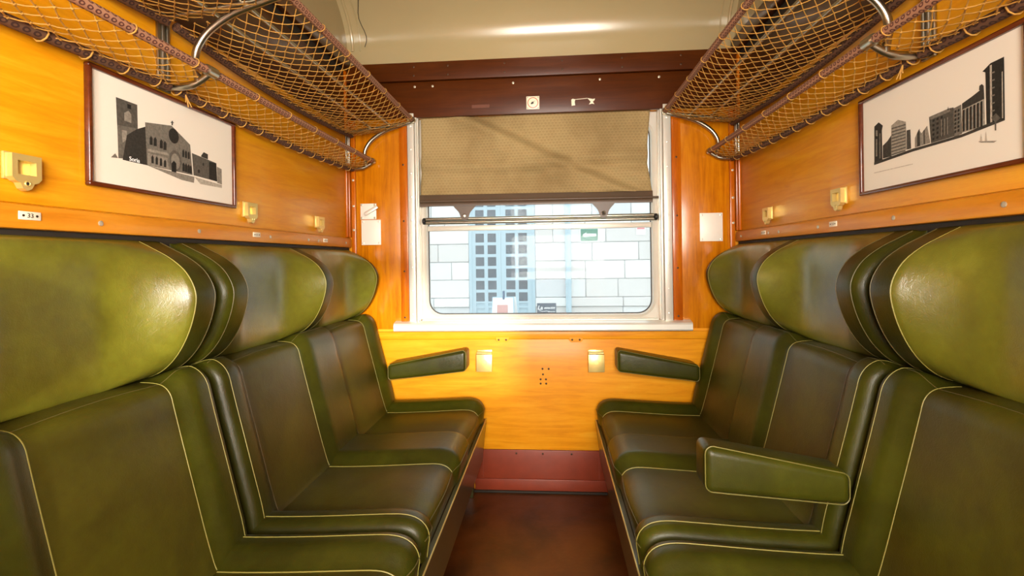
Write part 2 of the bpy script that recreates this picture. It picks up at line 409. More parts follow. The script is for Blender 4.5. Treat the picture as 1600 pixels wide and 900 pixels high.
for (x, z) in ((-0.046, 0.604), (-0.016, 0.604), (-0.044, 0.577), (-0.056, 0.553), (-0.030, 0.553), (-0.056, 0.532), (-0.029, 0.532)):
    put_screw(SCREW_D, (x, YB - 0.002, z), (0, -1, 0), wb)
for x in (-0.93, -0.66, -0.49, -0.21, 0.07, 0.355, 0.63, 0.80):
    for z in (2.055, 2.098): put_screw(SCREW_D, (x, YB - 0.03, z), (0, -1, 0), wb)
for x in (-0.66, -0.57, -0.17, 0.25, 0.53, 0.7): put_screw(SCREW_S, (x, YB - 0.014, 2.005), (0, -1, 0), wb)
for x in (-0.725, 0.606):
    for z in (0.86, 1.09, 1.34, 1.62): put_screw(SCREW_D, (x, YB - 0.012, z), (0, -1, 0), wb)
for x in (XL + 0.032, XR - 0.03):
    for z in (1.30, 1.42, 1.55): put_screw(SCREW_S, (x, YB - 0.012, z), (0, -1, 0), wb)

bb = struct(boxobj('baseboard_back', (-0.385, 0.262, YB - 0.006, Y0, 0.0, 0.206), RED_PAINT, None, 0.002))
boxobj('lower_ledge', (-0.385, 0.262, YB - 0.014, YB - 0.006, 0.0, 0.066), RED_PAINT, bb, 0.003)
for x in (-0.345, 0.222): boxobj('joint_cover', (x - 0.002, x + 0.002, YB - 0.0085, YB - 0.006, 0.07, 0.205), RED_PAINT, bb)
for x in (-0.18, -0.05, 0.09): put_screw(SCREW_D, (x, YB - 0.006, 0.19), (0, -1, 0), bb)

# ceiling: curves down to the window wall
prof = [(2.4535, 2.06)] + [(1.70 + 0.75 * math.cos(a * math.pi / 48), 2.20 + 0.36 * math.sin(a * math.pi / 48)) for a in range(25)] + [(1.2, 2.56), (0.5, 2.56), (-0.95, 2.56)]
outer = [(y + 0.1, z + 0.06) for y, z in prof[::-1]]
mb = MB(); mb.prism(prof + outer, lambda p: (-2.6 if False else XL - 0.03, p[0], p[1]), lambda p: (XR + 0.03, p[0], p[1]))
ceil = struct(mb.build('ceiling', CREAM, smooth=True, angle=25))
for v, nm_, r in ((0.035, 'cove_bead', 0.008), (0.075, 'cove_bead', 0.004)):
    for side in (-1, 1):
        mb = MB(); mb.tube([(side_x(side, v), y, z) for y, z in prof[1:26]], r, 8); mb.build(nm_, CREAM, ceil, smooth=True)
mb = MB(); pts = []
for i, (y, z) in enumerate(prof[2:22]): pts.append((XL + 0.10 + 0.012 * math.sin(i * 0.9) + i * 0.001, y - 0.006, z - 0.006))
tag(mb.tube(pts, 0.0016, 6) or mb.build('loose_wire', DARK, None, smooth=True), 'thin dark wire running down the curved cream ceiling by the left rack', 'wire')

# corridor side behind the camera: glazed partition, outer wall with windows, corridor ends
PY0, PY1 = -0.075, -0.04
mb = MB()
for x0, x1, z0, z1 in ((XL - 0.03, -0.46, 0, 0.80), (0.54, XR + 0.03, 0, 0.80), (XL - 0.03, -0.46, 0.90, 0.95), (XL - 0.03, XR + 0.03, 2.0, 2.56),
                       (-0.52, -0.46, 0.80, 2.0), (0.54, XR + 0.03, 0.80, 2.0), (XL - 0.03, XL + 0.05, 0.80, 2.0)):
    mb.box(x0, x1, PY0, PY1, z0, z1)
struct(mb.build('wall_front', HONEY_X))
mb = MB(); OY0, OY1 = OUT_Y - 0.06, OUT_Y
mb.box(-2.6, 2.6, OY0, OY1, 0, WIN_Z0); mb.box(-2.6, 2.6, OY0, OY1, WIN_Z1, 2.56)
ed = [-2.6] + [e for x, ww in WINDOWS for e in (x - ww / 2, x + ww / 2)] + [2.6]
for a, b in zip(ed[0::2], ed[1::2]): mb.box(a, b, OY0, OY1, WIN_Z0, WIN_Z1)
for x, ww in WINDOWS: mb.box(x - ww / 2, x + ww / 2, OY0, OY1, 1.42, 1.50)
struct(mb.build('wall_corridor', HONEY_X))
mb = MB(); mb.box(-2.64, -2.6, -0.95, -0.02, 0, 2.6); mb.box(2.6, 2.64, -0.95, -0.02, 0, 2.6)
mb.box(-2.6, XL - 0.04, -0.06, -0.02, 0, 2.6); mb.box(XR + 0.04, 2.6, -0.06, -0.02, 0, 2.6)
mb.box(-2.6, XL - 0.03, -0.95, -0.02, 2.56, 2.60); mb.box(XR + 0.03, 2.6, -0.95, -0.02, 2.56, 2.60)
struct(mb.build('wall_corridor_ends', HONEY_X))
hr = MB(); hr.tube([(-2.5, OUT_Y + 0.06, 1.02), (2.5, OUT_Y + 0.06, 1.02)], 0.022, 10)
for x in (-2.2, -0.75, 0.63, 2.2): hr.cyl((x, OUT_Y, 1.02), (0, 1, 0), 0.01, 0.06, 8)
tag(hr.build('corridor_handrail', BRASS, None, smooth=True), 'brass handrail along the corridor windows behind the viewpoint', 'handrail')

# ------------------------------------------------------------------ window
def rrect(x0, x1, z0, z1, r, n=8):
    out = []
    for cx, cz, a0 in ((x1 - r, z0 + r, -90), (x1 - r, z1 - r, 0), (x0 + r, z1 - r, 90), (x0 + r, z0 + r, 180)):
        for i in range(n + 1):
            a = math.radians(a0 + 90 * i / n); out.append((cx + r * math.cos(a), cz + r * math.sin(a)))
    return out
def ring(mb, lo, yo, li, yi, mi=0):
    b = len(mb.v); n = len(lo)
    mb.v.extend(Vector((x, yo, z)) for x, z in lo); mb.v.extend(Vector((x, yi, z)) for x, z in li)
    for i in range(n): j = (i + 1) % n; mb.face([b + i, b + j, b + n + j, b + n + i], mi)
win = bpy.data.objects.new('window_1', None); COL.objects.link(win); win.location = (XC, YB, WZ0); struct(win)
GX0, GX1, GZ0, GZ1 = -0.618, 0.496, 0.868, 1.81
mb = MB()
L0 = rrect(WX0 + 0.001, WX1 - 0.001, WZ0 + 0.002, WZ1 - 0.002, 0.004); L1 = rrect(GX0 - 0.018, GX1 + 0.018, GZ0 - 0.016, GZ1 + 0.018, 0.085)
L2 = rrect(GX0 - 0.006, GX1 + 0.006, GZ0 - 0.005, GZ1 + 0.006, 0.075); L3 = rrect(GX0, GX1, GZ0, GZ1, 0.07)
ring(mb, L0, 2.498, L1, 2.494); ring(mb, L1, 2.494, L2, 2.490); ring(mb, L2, 2.490, L3, 2.502); ring(mb, L3, 2.502, L3, 2.535); ring(mb, L0, 2.535, L0, 2.498); ring(mb, L3, 2.535, L0, 2.535)
mb.build('sash_frame', ALU, win, smooth=True, angle=30)
mb = MB(); L4 = rrect(GX0 + 0.004, GX1 - 0.004, GZ0 + 0.004, GZ1 - 0.004, 0.067); ring(mb, L3, 2.503, L4, 2.503); ring(mb, L4, 2.503, L4, 2.511); ring(mb, L4, 2.511, L3, 2.511); ring(mb, L3, 2.511, L3, 2.503)
mb.build('gasket', BLACK, win)
def pane_obj(name, poly, y, m, parent, th=0.004):
    mb = MB(); mb.prism(poly, lambda p: (p[0], y, p[1]), lambda p: (p[0], y + th, p[1])); return mb.build(name, m, parent)
low = [p for p in rrect(GX0 + 0.002, GX1 - 0.002, GZ0 + 0.002, GZ1 - 0.002, 0.068)]
lower = [p for p in low if p[1] < 1.2]; upper = [p for p in low if p[1] > 1.2]
i0 = [p for p in low if p[1] < 1.0 and p[0] > 0]; i1 = [p for p in low if p[1] < 1.0 and p[0] < 0]
pane_obj('glass_pane', i1 + i0 + [(GX1 - 0.002, 1.318), (GX0 + 0.002, 1.318)], 2.505, GLASS, win)
u0 = [p for p in low if p[1] > 1.5 and p[0] > 0]; u1 = [p for p in low if p[1] > 1.5 and p[0] < 0]
pane_obj('glass_pane', [(GX0 + 0.002, 1.322), (GX1 - 0.002, 1.322)] + u0 + u1, 2.512, GLASS, win)
boxobj('meeting_rail', (GX0 + 0.001, GX1 - 0.001, 2.497, 2.5045, 1.290, 1.316), ALU, win, 0.002)
# aluminium cover strips at both sides with screws
for x0, x1, xi in ((-0.702, -0.668, 1), (0.545, 0.582, -1)):
    st = boxobj('cover_strip', (x0, x1, YB - 0.016, YB + 0.004, 0.836, 1.875), ALU, win, 0.003)
    e0, e1 = (x1 + 0.002, x1 + 0.013) if xi > 0 else (x0 - 0.014, x0 - 0.002)
    boxobj('guide_channel', (e0, e1, YB - 0.012, 2.494, 0.836, 1.865), ALU, win, 0.003)
    for k in range(9): put_screw(SCREW_A, ((x0 + x1) / 2, YB - 0.016, 0.875 + k * 0.117), (0, -1, 0), win)
    boxobj('inner_jamb', (min(e0, e1) + (0.011 if xi > 0 else -0.004), max(e0, e1) + (0.004 if xi > 0 else -0.011), YB + 0.004, 2.492, 0.838, 1.86), ALU, win)
sill = MB(); sp = [(2.404, 0.800), (2.408, 0.794), (2.447, 0.793), (2.499, 0.800), (2.499, 0.842), (2.42, 0.836), (2.408, 0.832), (2.404, 0.824)]
sill.prism(sp, lambda p: (-0.775, p[0] - 0.0 if p[0] < YB else YB - 0.002, p[1]), lambda p: (0.664, p[0] if p[0] < YB else YB - 0.002, p[1]))
sl = sill.build('sill_ledge', ALU, win)
boxobj('sill_inner', (WX0 + 0.014, WX1 - 0.014, YB - 0.002, 2.499, 0.8365, 0.846), ALU, win)

# lifting bar across the window
lb = thing('window_lifting_bar', 'twin-tube polished metal lifting bar with black end caps across the window', 'bar', (XC, 2.47, 1.33))
for z in (1.3485, 1.3305):
    mb = MB(); mb.tube([(-0.622, 2.4765, z), (0.505, 2.4765, z)], 0.0088, 12); mb.build('tube', STEEL, lb, smooth=True)
for x in (-0.640, 0.505):
    mb = MB(); mb.tube([(x, 2.4765, 1.3395), (x + 0.004, 2.4765, 1.3395), (x + 0.014, 2.4765, 1.3395), (x + 0.018, 2.4765, 1.3395)], [0.011, 0.0165, 0.0165, 0.011], 14); mb.build('end_cap', BLACK, lb, smooth=True)

# roller blind
bl = thing('roller_blind', 'tan printed cloth roller blind pulled halfway down over the window', 'blind', (XC, 2.46, 1.40))
mb = MB(); NX, NZ = 80, 40
def blind_pt(i, j):
    a, b = i / NX, j / NZ
    x0 = -0.642 - 0.006 * b + 0.004 * math.sin(3 * b); x1 = 0.494 - 0.022 * math.sin(math.pi * min(1, b * 1.0)) * (0.4 + 0.6 * b) + 0.008 * b ** 4
    x = x0 + (x1 - x0) * a; z = 1.872 - 0.408 * b
    d1 = (b - (0.05 + 1.35 * (a - 0.18))) * 0.62; d2 = (b - (0.30 + 1.5 * (a - 0.28))) * 0.55; d3 = b - 0.72 - 0.05 * math.sin(5 * a)
    y = 2.474 - 0.026 * math.exp(-(d1 / 0.055) ** 2) + 0.014 * math.exp(-((d1 + 0.09) / 0.06) ** 2) - 0.018 * math.exp(-(d2 / 0.05) ** 2) * smooth(0.2, 0.5, b)
    y += 0.014 * math.exp(-(d3 / 0.06) ** 2) * (0.5 + 0.5 * a) - 0.012 * math.exp(-((d3 + 0.12) / 0.06) ** 2)
    y += 0.006 * math.exp(-((a - 0.985) / 0.05) ** 2) * math.sin(math.pi * b) - 0.0025 * math.sin(a * 9 + b * 7) * b
    return (x, y, z)
for j in range(NZ + 1):
    for i in range(NX + 1): mb.v.append(Vector(blind_pt(i, j)))
for j in range(NZ):
    for i in range(NX):
        q = [j * (NX + 1) + i, j * (NX + 1) + i + 1, (j + 1) * (NX + 1) + i + 1, (j + 1) * (NX + 1) + i]
        mb.face(q, 0, [(i / NX, 1 - j / NZ), ((i + 1) / NX, 1 - j / NZ), ((i + 1) / NX, 1 - (j + 1) / NZ), (i / NX, 1 - (j + 1) / NZ)])
cl = mb.build('blind_cloth', BLIND, bl, smooth=True, recalc=False, angle=180)
sm = cl.modifiers.new('thickness', 'SOLIDIFY'); sm.thickness = 0.0008
mb = MB(); hp = [(2.464, 1.466), (2.461, 1.462), (2.461, 1.445), (2.457, 1.440), (2.455, 1.433), (2.458, 1.427), (2.462, 1.425), (2.460, 1.421), (2.461, 1.409), (2.465, 1.408), (2.467, 1.44), (2.467, 1.466)]
mb.prism(hp, lambda p: (-0.648, p[0], p[1] + 0.004), lambda p: (0.498, p[0], p[1])); hem = mb.build('hem_band', HEM, bl, smooth=True, angle=50)
mb = MB(); mb.tube([(-0.647, 2.4585, 1.437), (0.524, 2.4585, 1.433)], 0.005, 10); mb.build('hem_rod', HEM, bl, smooth=True)
for x in (-0.423, 0.262):
    prof_t = []
    for k in range(9):
        t = k / 8; prof_t.append((-0.055 + 0.031 * smooth(0, 1, t) if t < 1 else -0.024, 1.411 - 0.047 * t ** 1.3))
    prof_t[0] = (-0.056, 1.411)
    arcp = [(0.022 * math.cos(math.pi + a * math.pi / 8), 1.362 + 0.022 * math.sin(math.pi + a * math.pi / 8)) for a in range(9)]
    poly = prof_t[:-1] + arcp + [(-px, pz) for px, pz in prof_t[:-1]][::-1]
    mb = MB(); mb.prism(poly, lambda p: (x + p[0], 2.4615, p[1]), lambda p: (x + p[0], 2.4645, p[1])); tb = mb.build('pull_tab', HEM, bl)
    mb = MB(); mb.tube([(x + 0.0085 * math.cos(a * math.pi / 8), 2.4605, 1.3615 + 0.0085 * math.sin(a * math.pi / 8)) for a in range(16)], 0.0026, 8, closed=True); mb.build('grommet', STEEL, tb, smooth=True)
    mb = MB(); mb.cyl((x, 2.4605, 1.3615), (0, 1, 0), 0.0075, 0.0005, 14); mb.build('eyelet_hole', WHITE if x < 0 else DARK, tb)

# ================================================================== SEATS
def strip_h(y, strips, ed=0.055):
    """height of the padded strips between the dished seat panels (1 on a strip, 0 on a panel)"""
    for a, b, fa, fb in strips:
        if a <= y <= b:
            h = 1.0
            if fa: h = min(h, smooth(-0.004, ed, y - a))
            if fb: h = min(h, smooth(-0.004, ed, b - y))
            return h
    return 0.0
STRIPS = [(1.245, 1.365, False, True), (1.69, 1.97, True, True), (2.305, 2.42, True, False)]
Y_NEAR, Y_FAR = 1.245, 2.42
def ysamples(extra, step=0.0125):
    ys = set(); n = int((Y_FAR - Y_NEAR) / step)
    for i in range(n + 1): ys.add(round(Y_NEAR + (Y_FAR - Y_NEAR) * i / n, 5))
    for d in (0.0004, 0.002, 0.005, 0.009, 0.015, 0.022): ys.add(Y_NEAR + d); ys.add(Y_FAR - d)
    for e in extra: ys.add(e)
    s = sorted(ys); out = [s[0]]
    for y in s[1:]:
        if y - out[-1] > 0.0008 or y in extra or y == s[-1]: out.append(y)
    return out
def normals2(P):
    N = []
    for i in range(len(P)):
        d = P[min(i + 1, len(P) - 1)] - P[max(i - 1, 0)]; N.append(Vector((-d.y, d.x)).normalized())
    return N
def end_inset(y, r):
    d = min(y - Y_NEAR, Y_FAR - y)
    return 0.0 if d >= r else r * (1 - math.sqrt(max(0.0, 1 - ((r - d) / r) ** 2)))

class Pad:
    """padded upholstery: an (open) v-z profile carried along y; T maps (v, y, z) to the world"""
    def __init__(self, T, surf, ys, nt, back): self.T = T; self.surf = surf; self.ys = ys; self.nt = nt; self.back = back
    def build(self, name, mats, parent, matfun):
        mb = MB(); R = self.nt + len(self.back)
        for y in self.ys:
            for t in range(self.nt): v, z = self.surf(y, t); mb.v.append(self.T(v, y, z))
            for v, z in self.back: mb.v.append(self.T(v, y, z))
        for i in range(len(self.ys) - 1):
            ym = (self.ys[i] + self.ys[i + 1]) / 2
            for k in range(R):
                k2 = (k + 1) % R; mb.face([i * R + k, i * R + k2, (i + 1) * R + k2, (i + 1) * R + k], matfun(ym))
        mb.face(list(range(R)), matfun(self.ys[0])); n = len(self.ys) - 1; mb.face([n * R + k for k in range(R)], matfun(self.ys[-1]))
        return mb.build(name, mats, parent, smooth=True, angle=62)
    def seam_y(self, mb, y, t0, t1, r=0.0024, lift=0.0006):
        mb.tube([self.T(*self._l(y, t, lift)) for t in range(t0, t1 + 1)], r, 6)
    def _l(self, y, t, lift):
        v, z = self.surf(y, t); a = self.surf(y, max(t - 1, 0)); b = self.surf(y, min(t + 1, self.nt - 1))
        d = Vector((b[0] - a[0], b[1] - a[1])); n = Vector((-d.y, d.x)).normalized() if d.length > 1e-9 else Vector((0, 0))
        return (v + n.x * lift, y, z + n.y * lift)
    def seam_t(self, mb, t, r=0.0022, lift=0.0006, y0=Y_NEAR + 0.012, y1=Y_FAR - 0.012):
        mb.tube([self.T(*self._l(y, t, lift)) for y in self.ys if y0 <= y <= y1], r, 6)

CUSH = catmull([(0.165, 0.385), (0.17, 0.418), (0.20, 0.424), (0.30, 0.426), (0.42, 0.431), (0.54, 0.438), (0.612, 0.441), (0.645, 0.434), (0.664, 0.418), (0.671, 0.398), (0.673, 0.366)], 41)
BACK = catmull([(0.235, 0.428), (0.226, 0.45), (0.206, 0.52), (0.178, 0.63), (0.150, 0.74), (0.134, 0.805), (0.126, 0.835), (0.112, 0.853), (0.092, 0.861), (0.06, 0.864), (0.03, 0.864)], 41)
HB = catmull([(0.03, 0.866), (0.05, 0.867), (0.060, 0.875), (0.064, 0.91), (0.064, 0.98), (0.062, 1.06), (0.060, 1.12), (0.053, 1.168), (0.042, 1.190), (0.022, 1.199)], 45)
HW = catmull([(0.03, 0.864), (0.080, 0.884), (0.120, 0.922), (0.150, 0.975), (0.168, 1.035), (0.168, 1.078), (0.145, 1.122), (0.106, 1.155), (0.060, 1.180), (0.022, 1.199)], 45)
CUSH_N = [-n for n in normals2(CUSH)]; BACK_N = normals2(BACK)
CUSH_N = [n if n.y > -0.3 or n.x > 0 else -n for n in CUSH_N]
def fixn(P, N, c):
    return [n if (p - c).dot(n) > 0 else -n for p, n in zip(P, N)]
CUSH_N = fixn(CUSH, CUSH_N, Vector((0.42, 0.36))); BACK_N = [Vector((abs(n.x), abs(n.y))) for n in BACK_N]
def ramp_t(t, a, b): return smooth(a, b, t)
def cush_surf(y, t):
    h = strip_h(y, STRIPS); amp = 0.036 * smooth(1, 8, t) * (1 - 0.75 * smooth(27, 40, t))
    dish = 0.0
    for a, b in ((1.365, 1.69), (1.97, 2.305)):
        if a < y < b: dish = 0.012 * math.sin(math.pi * (y - a) / (b - a))
    p = CUSH[t] + CUSH_N[t] * (h * amp + dish * smooth(2, 14, t) * (1 - smooth(32, 40, t)) - end_inset(y, 0.032) * smooth(0, 4, t))
    return p.x, p.y
def back_surf(y, t):
    h = strip_h(y, STRIPS); amp = 0.026 * (1 - 0.85 * smooth(30, 39, t)) * (0.6 + 0.4 * smooth(0, 8, t))
    dish = 0.0
    for a, b in ((1.365, 1.69), (1.97, 2.305)):
        if a < y < b: dish = 0.007 * math.sin(math.pi * (y - a) / (b - a))
    p = BACK[t] + BACK_N[t] * (h * amp + dish - end_inset(y, 0.032) * (1 - smooth(36, 40, t)))
    return p.x, p.y
WINGS = [(1.245, 1.335), (1.822, 1.882), (2.372, 2.412)]
def wing_w(y):
    best = 0.0
    for a, b in WINGS:
        d = 0.0 if a <= y <= b else min(abs(y - a), abs(y - b))
        L = 0.160
        if d < L: best = max(best, (1 - d / L) ** 2.1)
    if y > WINGS[-1][1]: best = 1.0
    return best
def head_surf(y, t):
    w_ = wing_w(y); p = HB[t].lerp(HW[t], w_)
    for a, b in WINGS:            # slightly crowned strip on the wing edge
        if a < y < b: w_ = 1 + 0.025 * math.sin(math.pi * (y - a) / (b - a)); p = HB[t].lerp(HW[t], w_)
    e = end_inset(y, 0.030)
    if e: p = p + (Vector((0.03, 1.05)) - p) * min(0.9, e / max(0.04, (p - Vector((0.03, 1.05))).length))
    return p.x, p.y
def pad_mat(y):
    return 1 if any(a <= y <= b for a, b, _, _ in STRIPS) else 0
def wing_mat(y): return 1 if any(a <= y <= b for a, b in WINGS) or y > WINGS[-1][0] else 0

def double_seat(side, near, label):
    def T(v, y, z): return Vector((side_x(side, v), (2 * YMID - y) if near else y, z))
    yc = T(0, (Y_NEAR + Y_FAR) / 2, 0).y
    root = thing('double_seat', label, 'seat', (side_x(side, 0.40), yc, 0.36), 'green leather double seats of the compartment')
    ex = [1.365, 1.69, 1.97, 2.305]
    ys = ysamples(ex)
    c = Pad(T, cush_surf, ys, 41, [(0.62, 0.364), (0.20, 0.364)]); co = c.build('seat_cushion', [PANEL_L, STRIP_L], root, pad_mat)
    def seam(owner, f, *a, m=PIPING):
        mb = MB(); f(mb, *a); mb.build('piping', m, owner, smooth=True)
    for y in ex: seam(co, c.seam_y, y, 3, 33, 0.0017, m=(THREAD if y == 1.97 and not near else PIPING))
    seam(co, c.seam_y, 1.282, 4, 40, 0.0014); seam(co, c.seam_t, 33, 0.0014, m=THREAD)
    b = Pad(T, back_surf, ys, 41, [(0.012, 0.86), (0.012, 0.43)]); bo = b.build('backrest', [PANEL_L, STRIP_L], root, pad_mat)
    for y in ex: seam(bo, b.seam_y, y, 1, 37, 0.0017, m=(THREAD if y in (1.365, 1.97) and not near else PIPING))
    seam(bo, b.seam_y, 1.275, 1, 38, 0.0013); seam(bo, b.seam_y, 2.408, 2, 38, 0.0013, m=THREAD); seam(bo, b.seam_t, 31, 0.0012, m=THREAD)
    ex2 = [e for ab in WINGS for e in ab]
    h = Pad(T, head_surf, ysamples(ex2, 0.011), 45, [(0.0115, 1.195), (0.0115, 0.872)]); ho = h.build('headrest', [HEAD_L, STRIP_L], root, wing_mat)
    for y in (1.27, 1.335, 1.822, 1.882, 2.372):
        light = y in ((1.822, 2.372) if not near else (1.335, 1.882)); seam(ho, h.seam_y, y, 2, 43, 0.0015, m=PIPING if light else THREAD)
    return root
seat_lf = double_seat(-1, False, 'green leather double seat on the left next to the window')
double_seat(-1, True, 'green leather double seat on the left nearest the viewer')
seat_rf = double_seat(1, False, 'green leather double seat on the right next to the window')
double_seat(1, True, 'green leather double seat on the right behind the lowered armrest, nearest the viewer')

# bench plinths
for side, nm in ((-1, 'left'), (1, 'right')):
    X = lambda v: side_x(side, v)
    root = thing('bench_plinth', 'dark green painted bench plinth with pale edge strip under the %s seats' % nm, 'bench base', (X(0.4), YMID, 0.0), 'bench plinths')
    def sb(name, v0, v1, y0, y1, z0, z1, m, bev=0.0): a, b = sorted((X(v0), X(v1))); return boxobj(name, (a, b, y0, y1, z0, z1), m, root, bev)
    mb = MB(); pr = [(0.652, 0.160), (0.668, 0.158), (0.690, 0.352), (0.690, 0.361), (0.674, 0.361)]
    mb.prism(pr, lambda p: (X(p[0]), 0.03, p[1]), lambda p: (X(p[0]), 2.435, p[1])); mb.build('front_board', GREEN_PAINT, root)
    mb = MB(); mb.tube([(X(0.689), 0.03, 0.361), (X(0.689), 2.435, 0.361)], 0.0024, 6); mb.build('edge_strip', BRASS, root, smooth=True)
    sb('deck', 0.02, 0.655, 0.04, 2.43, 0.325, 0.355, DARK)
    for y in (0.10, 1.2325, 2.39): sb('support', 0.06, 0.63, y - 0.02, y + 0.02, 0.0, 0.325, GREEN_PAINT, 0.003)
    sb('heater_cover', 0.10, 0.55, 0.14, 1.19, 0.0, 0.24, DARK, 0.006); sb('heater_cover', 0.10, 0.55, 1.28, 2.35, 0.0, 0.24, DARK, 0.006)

# armrests
def armrest(name, owner, x_front, x_back, zt_f, zt_b, zb_f, zb_b, y0, y1, bev):
    mb = MB(); a, b = x_front, x_back
    mb.hexa([(a, y0, zb_f), (b, y0, zb_b), (b, y1, zb_b), (a, y1, zb_f), (a, y0, zt_f), (b, y0, zt_b), (b, y1, zt_b), (a, y1, zt_f)])
    root = mb.build(name, STRIP_L, owner, bevel=bev, seg=5)
    mb = MB(); s = 1 if b > a else -1; k = bev * 0.62; q = bev * 0.28
    def loop(y):
        r = bev; pts = []
        for cx, cz, a0 in ((a + s * r, zb_f + r, 180), (b - s * r, zb_b + r, 270), (b - s * r, zt_b - r, 0), (a + s * r, zt_f - r, 90)):
            for i in range(6):
                an = math.radians(a0 + 90 * i / 5); pts.append((cx + s * r * 0.93 * math.cos(an), y, cz + r * 0.93 * math.sin(an)))
        return pts
    mb.tube(loop(y0 + bev * 0.35), 0.0015, 6, closed=True)
    mb.build('piping', PIPING_G, root, smooth=True)
    return root
armrest('fold_down_armrest', seat_rf, 0.352, 0.676, 0.700, 0.644, 0.590, 0.568, 1.188, 1.278, 0.020)
armrest('armrest', seat_lf, -0.404, -0.782, 0.716, 0.648, 0.614, 0.572, 2.325, YB - 0.003, 0.018)
armrest('armrest', seat_rf, 0.302, 0.672, 0.716, 0.648, 0.614, 0.572, 2.325, YB - 0.003, 0.018)

# ================================================================== LUGGAGE RACKS
def luggage_rack(side, label):
    X = lambda v: side_x(side, v); P = lambda v, y, z: Vector((X(v), y, z))
    root = thing('luggage_rack', label, 'luggage rack', (X(0.0), YMID, 1.57), 'net luggage racks')
    BR = (0.035, 1.235, 2.425)
    def rod(name, f, r, y0, y1, m, uvs, n=40):
        mb = MB(); mb.tube([P(*f(y0 + (y1 - y0) * i / n)) for i in range(n + 1)], r, 12, uvs=uvs); return mb.build(name, m, root, smooth=True)
    sagf = lambda y: abs(math.sin(math.pi * (y - 0.035) / 1.195))
    up_f = lambda y: (0.345, y, 1.836); lo_f = lambda y: (0.140, y, 1.640 - 0.003 * sagf(y))
    up_w = lambda y: (0.034, y, 1.770 - 0.026 * sagf(y)); lo_w = lambda y: (0.0365, y, 1.602 - 0.016 * sagf(y))
    for nm, f, r, sc in (('upper_front_rod', up_f, 0.0108, 58), ('lower_front_rod', lo_f, 0.0105, 58), ('upper_wall_rod', up_w, 0.0125, 50), ('lower_wall_rod', lo_w, 0.0118, 50)):
        for a, b in ((0.05, 1.219), (1.251, 2.418)): rod(nm, f, r, a, b, ROD_DARK if 'wall' in nm else ROD, sc)
    for v, z in ((0.13, 1.806), (0.225, 1.819)): rod('slat_rod', lambda y: (v, y, z), 0.0065, 0.04, 2.43, STEEL, 0, 2)
    for y in BR:
        b = MB(); b.box(*sorted((X(0.005), X(0.014))), y - 0.021, y + 0.021 if y < 2.4 else YB - 0.016, 1.594, 1.80); br = b.build('bracket_plate', STEEL, root, bevel=0.003)
        for dy in (-0.008, 0.008): mbx = MB(); mbx.tube([P(0.0165, y + dy, 1.60), P(0.0165, y + dy, 1.785)], 0.004, 8); mbx.build('bracket_rib', STEEL, br, smooth=True)
        mb = MB(); mb.tube(catmull([P(0.106, y, 1.612), P(0.104, y, 1.632), P(0.098, y, 1.672), P(0.106, y, 1.706), P(0.138, y, 1.747), P(0.204, y, 1.788), P(0.29, y, 1.815), P(0.345, y, 1.830)], 36), 0.0095, 12); mb.build('curved_stay', STEEL, root, smooth=True)
        mb = MB(); mb.tube([P(0.012, y, 1.784), P(0.335, y, 1.826)], 0.0085, 10); mb.build('upper_arm', STEEL, root, smooth=True)
        mb = MB(); mb.tube(catmull([P(0.012, y, 1.606), P(0.06, y, 1.604), P(0.10, y, 1.611), P(0.138, y, 1.634)], 16), [0.010] * 10 + [0.0085] * 6, 10); mb.build('lower_arm', STEEL, root, smooth=True)
        for (v, z) in ((0.345, 1.836), (0.140, 1.640)):
            mb = MB(); e = min(y + 0.021, 2.432); mb.tube([P(v, y - 0.021, z), P(v, y - 0.017, z), P(v, e - 0.004, z), P(v, e, z)], [0.0105, 0.0140, 0.0140, 0.0105], 14); mb.build('rod_clamp', STEEL, root, smooth=True)
    def net(name, fa, fb, sag, nv, pitch, bias, thick):
        mb = MB(); rnd = random.Random(3 + side)
        for y0, y1 in ((0.055, 1.222), (1.248, 2.41)):
            ny = int(round((y1 - y0) / pitch)) * 2; g = {}
            for i in range(ny + 1):
                for j in range(nv + 1):
                    if (i + j) % 2: continue
                    s = i / ny; y = y0 + (y1 - y0) * s; t = j / nv
                    a, c = Vector(fa(y)), Vector(fb(y)); p = a.lerp(c, t)
                    u = t ** bias; e = min(1.0, 3.2 * math.sqrt(max(0.0, min(s, 1 - s)) + 0.004)); p.z -= sag * 4 * u * (1 - u) * (0.35 + 0.65 * e)
                    if 0 < j < nv: p += Vector((rnd.uniform(-1, 1), rnd.uniform(-1, 1), rnd.uniform(-1, 1))) * 0.0022
                    g[i, j] = P(p.x, p.y, p.z)
            for (i, j), p in g.items():
                for dj in (1, -1):
                    q = g.get((i + 1, j + dj))
                    if q is not None:
                        m_ = (p + q) / 2; m_.z -= 0.0012
                        mb.tube([p, m_, q], thick, 5, cap=False)
                if 0 < j < nv: mb.octa(p, thick * 2.7)
                elif j == nv and i % 4 == 0:       # lashing round the wall rod
                    c = Vector(fb(p.y)); mb.tube([P(c.x + 0.0155 * math.cos(a * math.pi / 5), p.y + 0.004 * math.sin(a * math.pi / 5), c.z + 0.0155 * math.sin(a * math.pi / 5)) for a in range(10)], thick * 1.1, 5, closed=True)
                elif j == 0 and i % 8 == 0:
                    c = Vector(fa(p.y)); mb.tube([P(c.x + 0.0125 * math.cos(a * math.pi / 5), p.y + 0.003 * math.sin(a * math.pi / 5), c.z + 0.0125 * math.sin(a * math.pi / 5)) for a in range(10)], thick, 5, closed=True)
        return mb.build(name, CORD, root, smooth=True, recalc=False, angle=180)
    net('upper_net', up_f, up_w, 0.040, 17, 0.047, 0.75, 0.0014)
    net('lower_net', lo_f, lo_w, 0.014, 8, 0.046, 0.8, 0.0016)
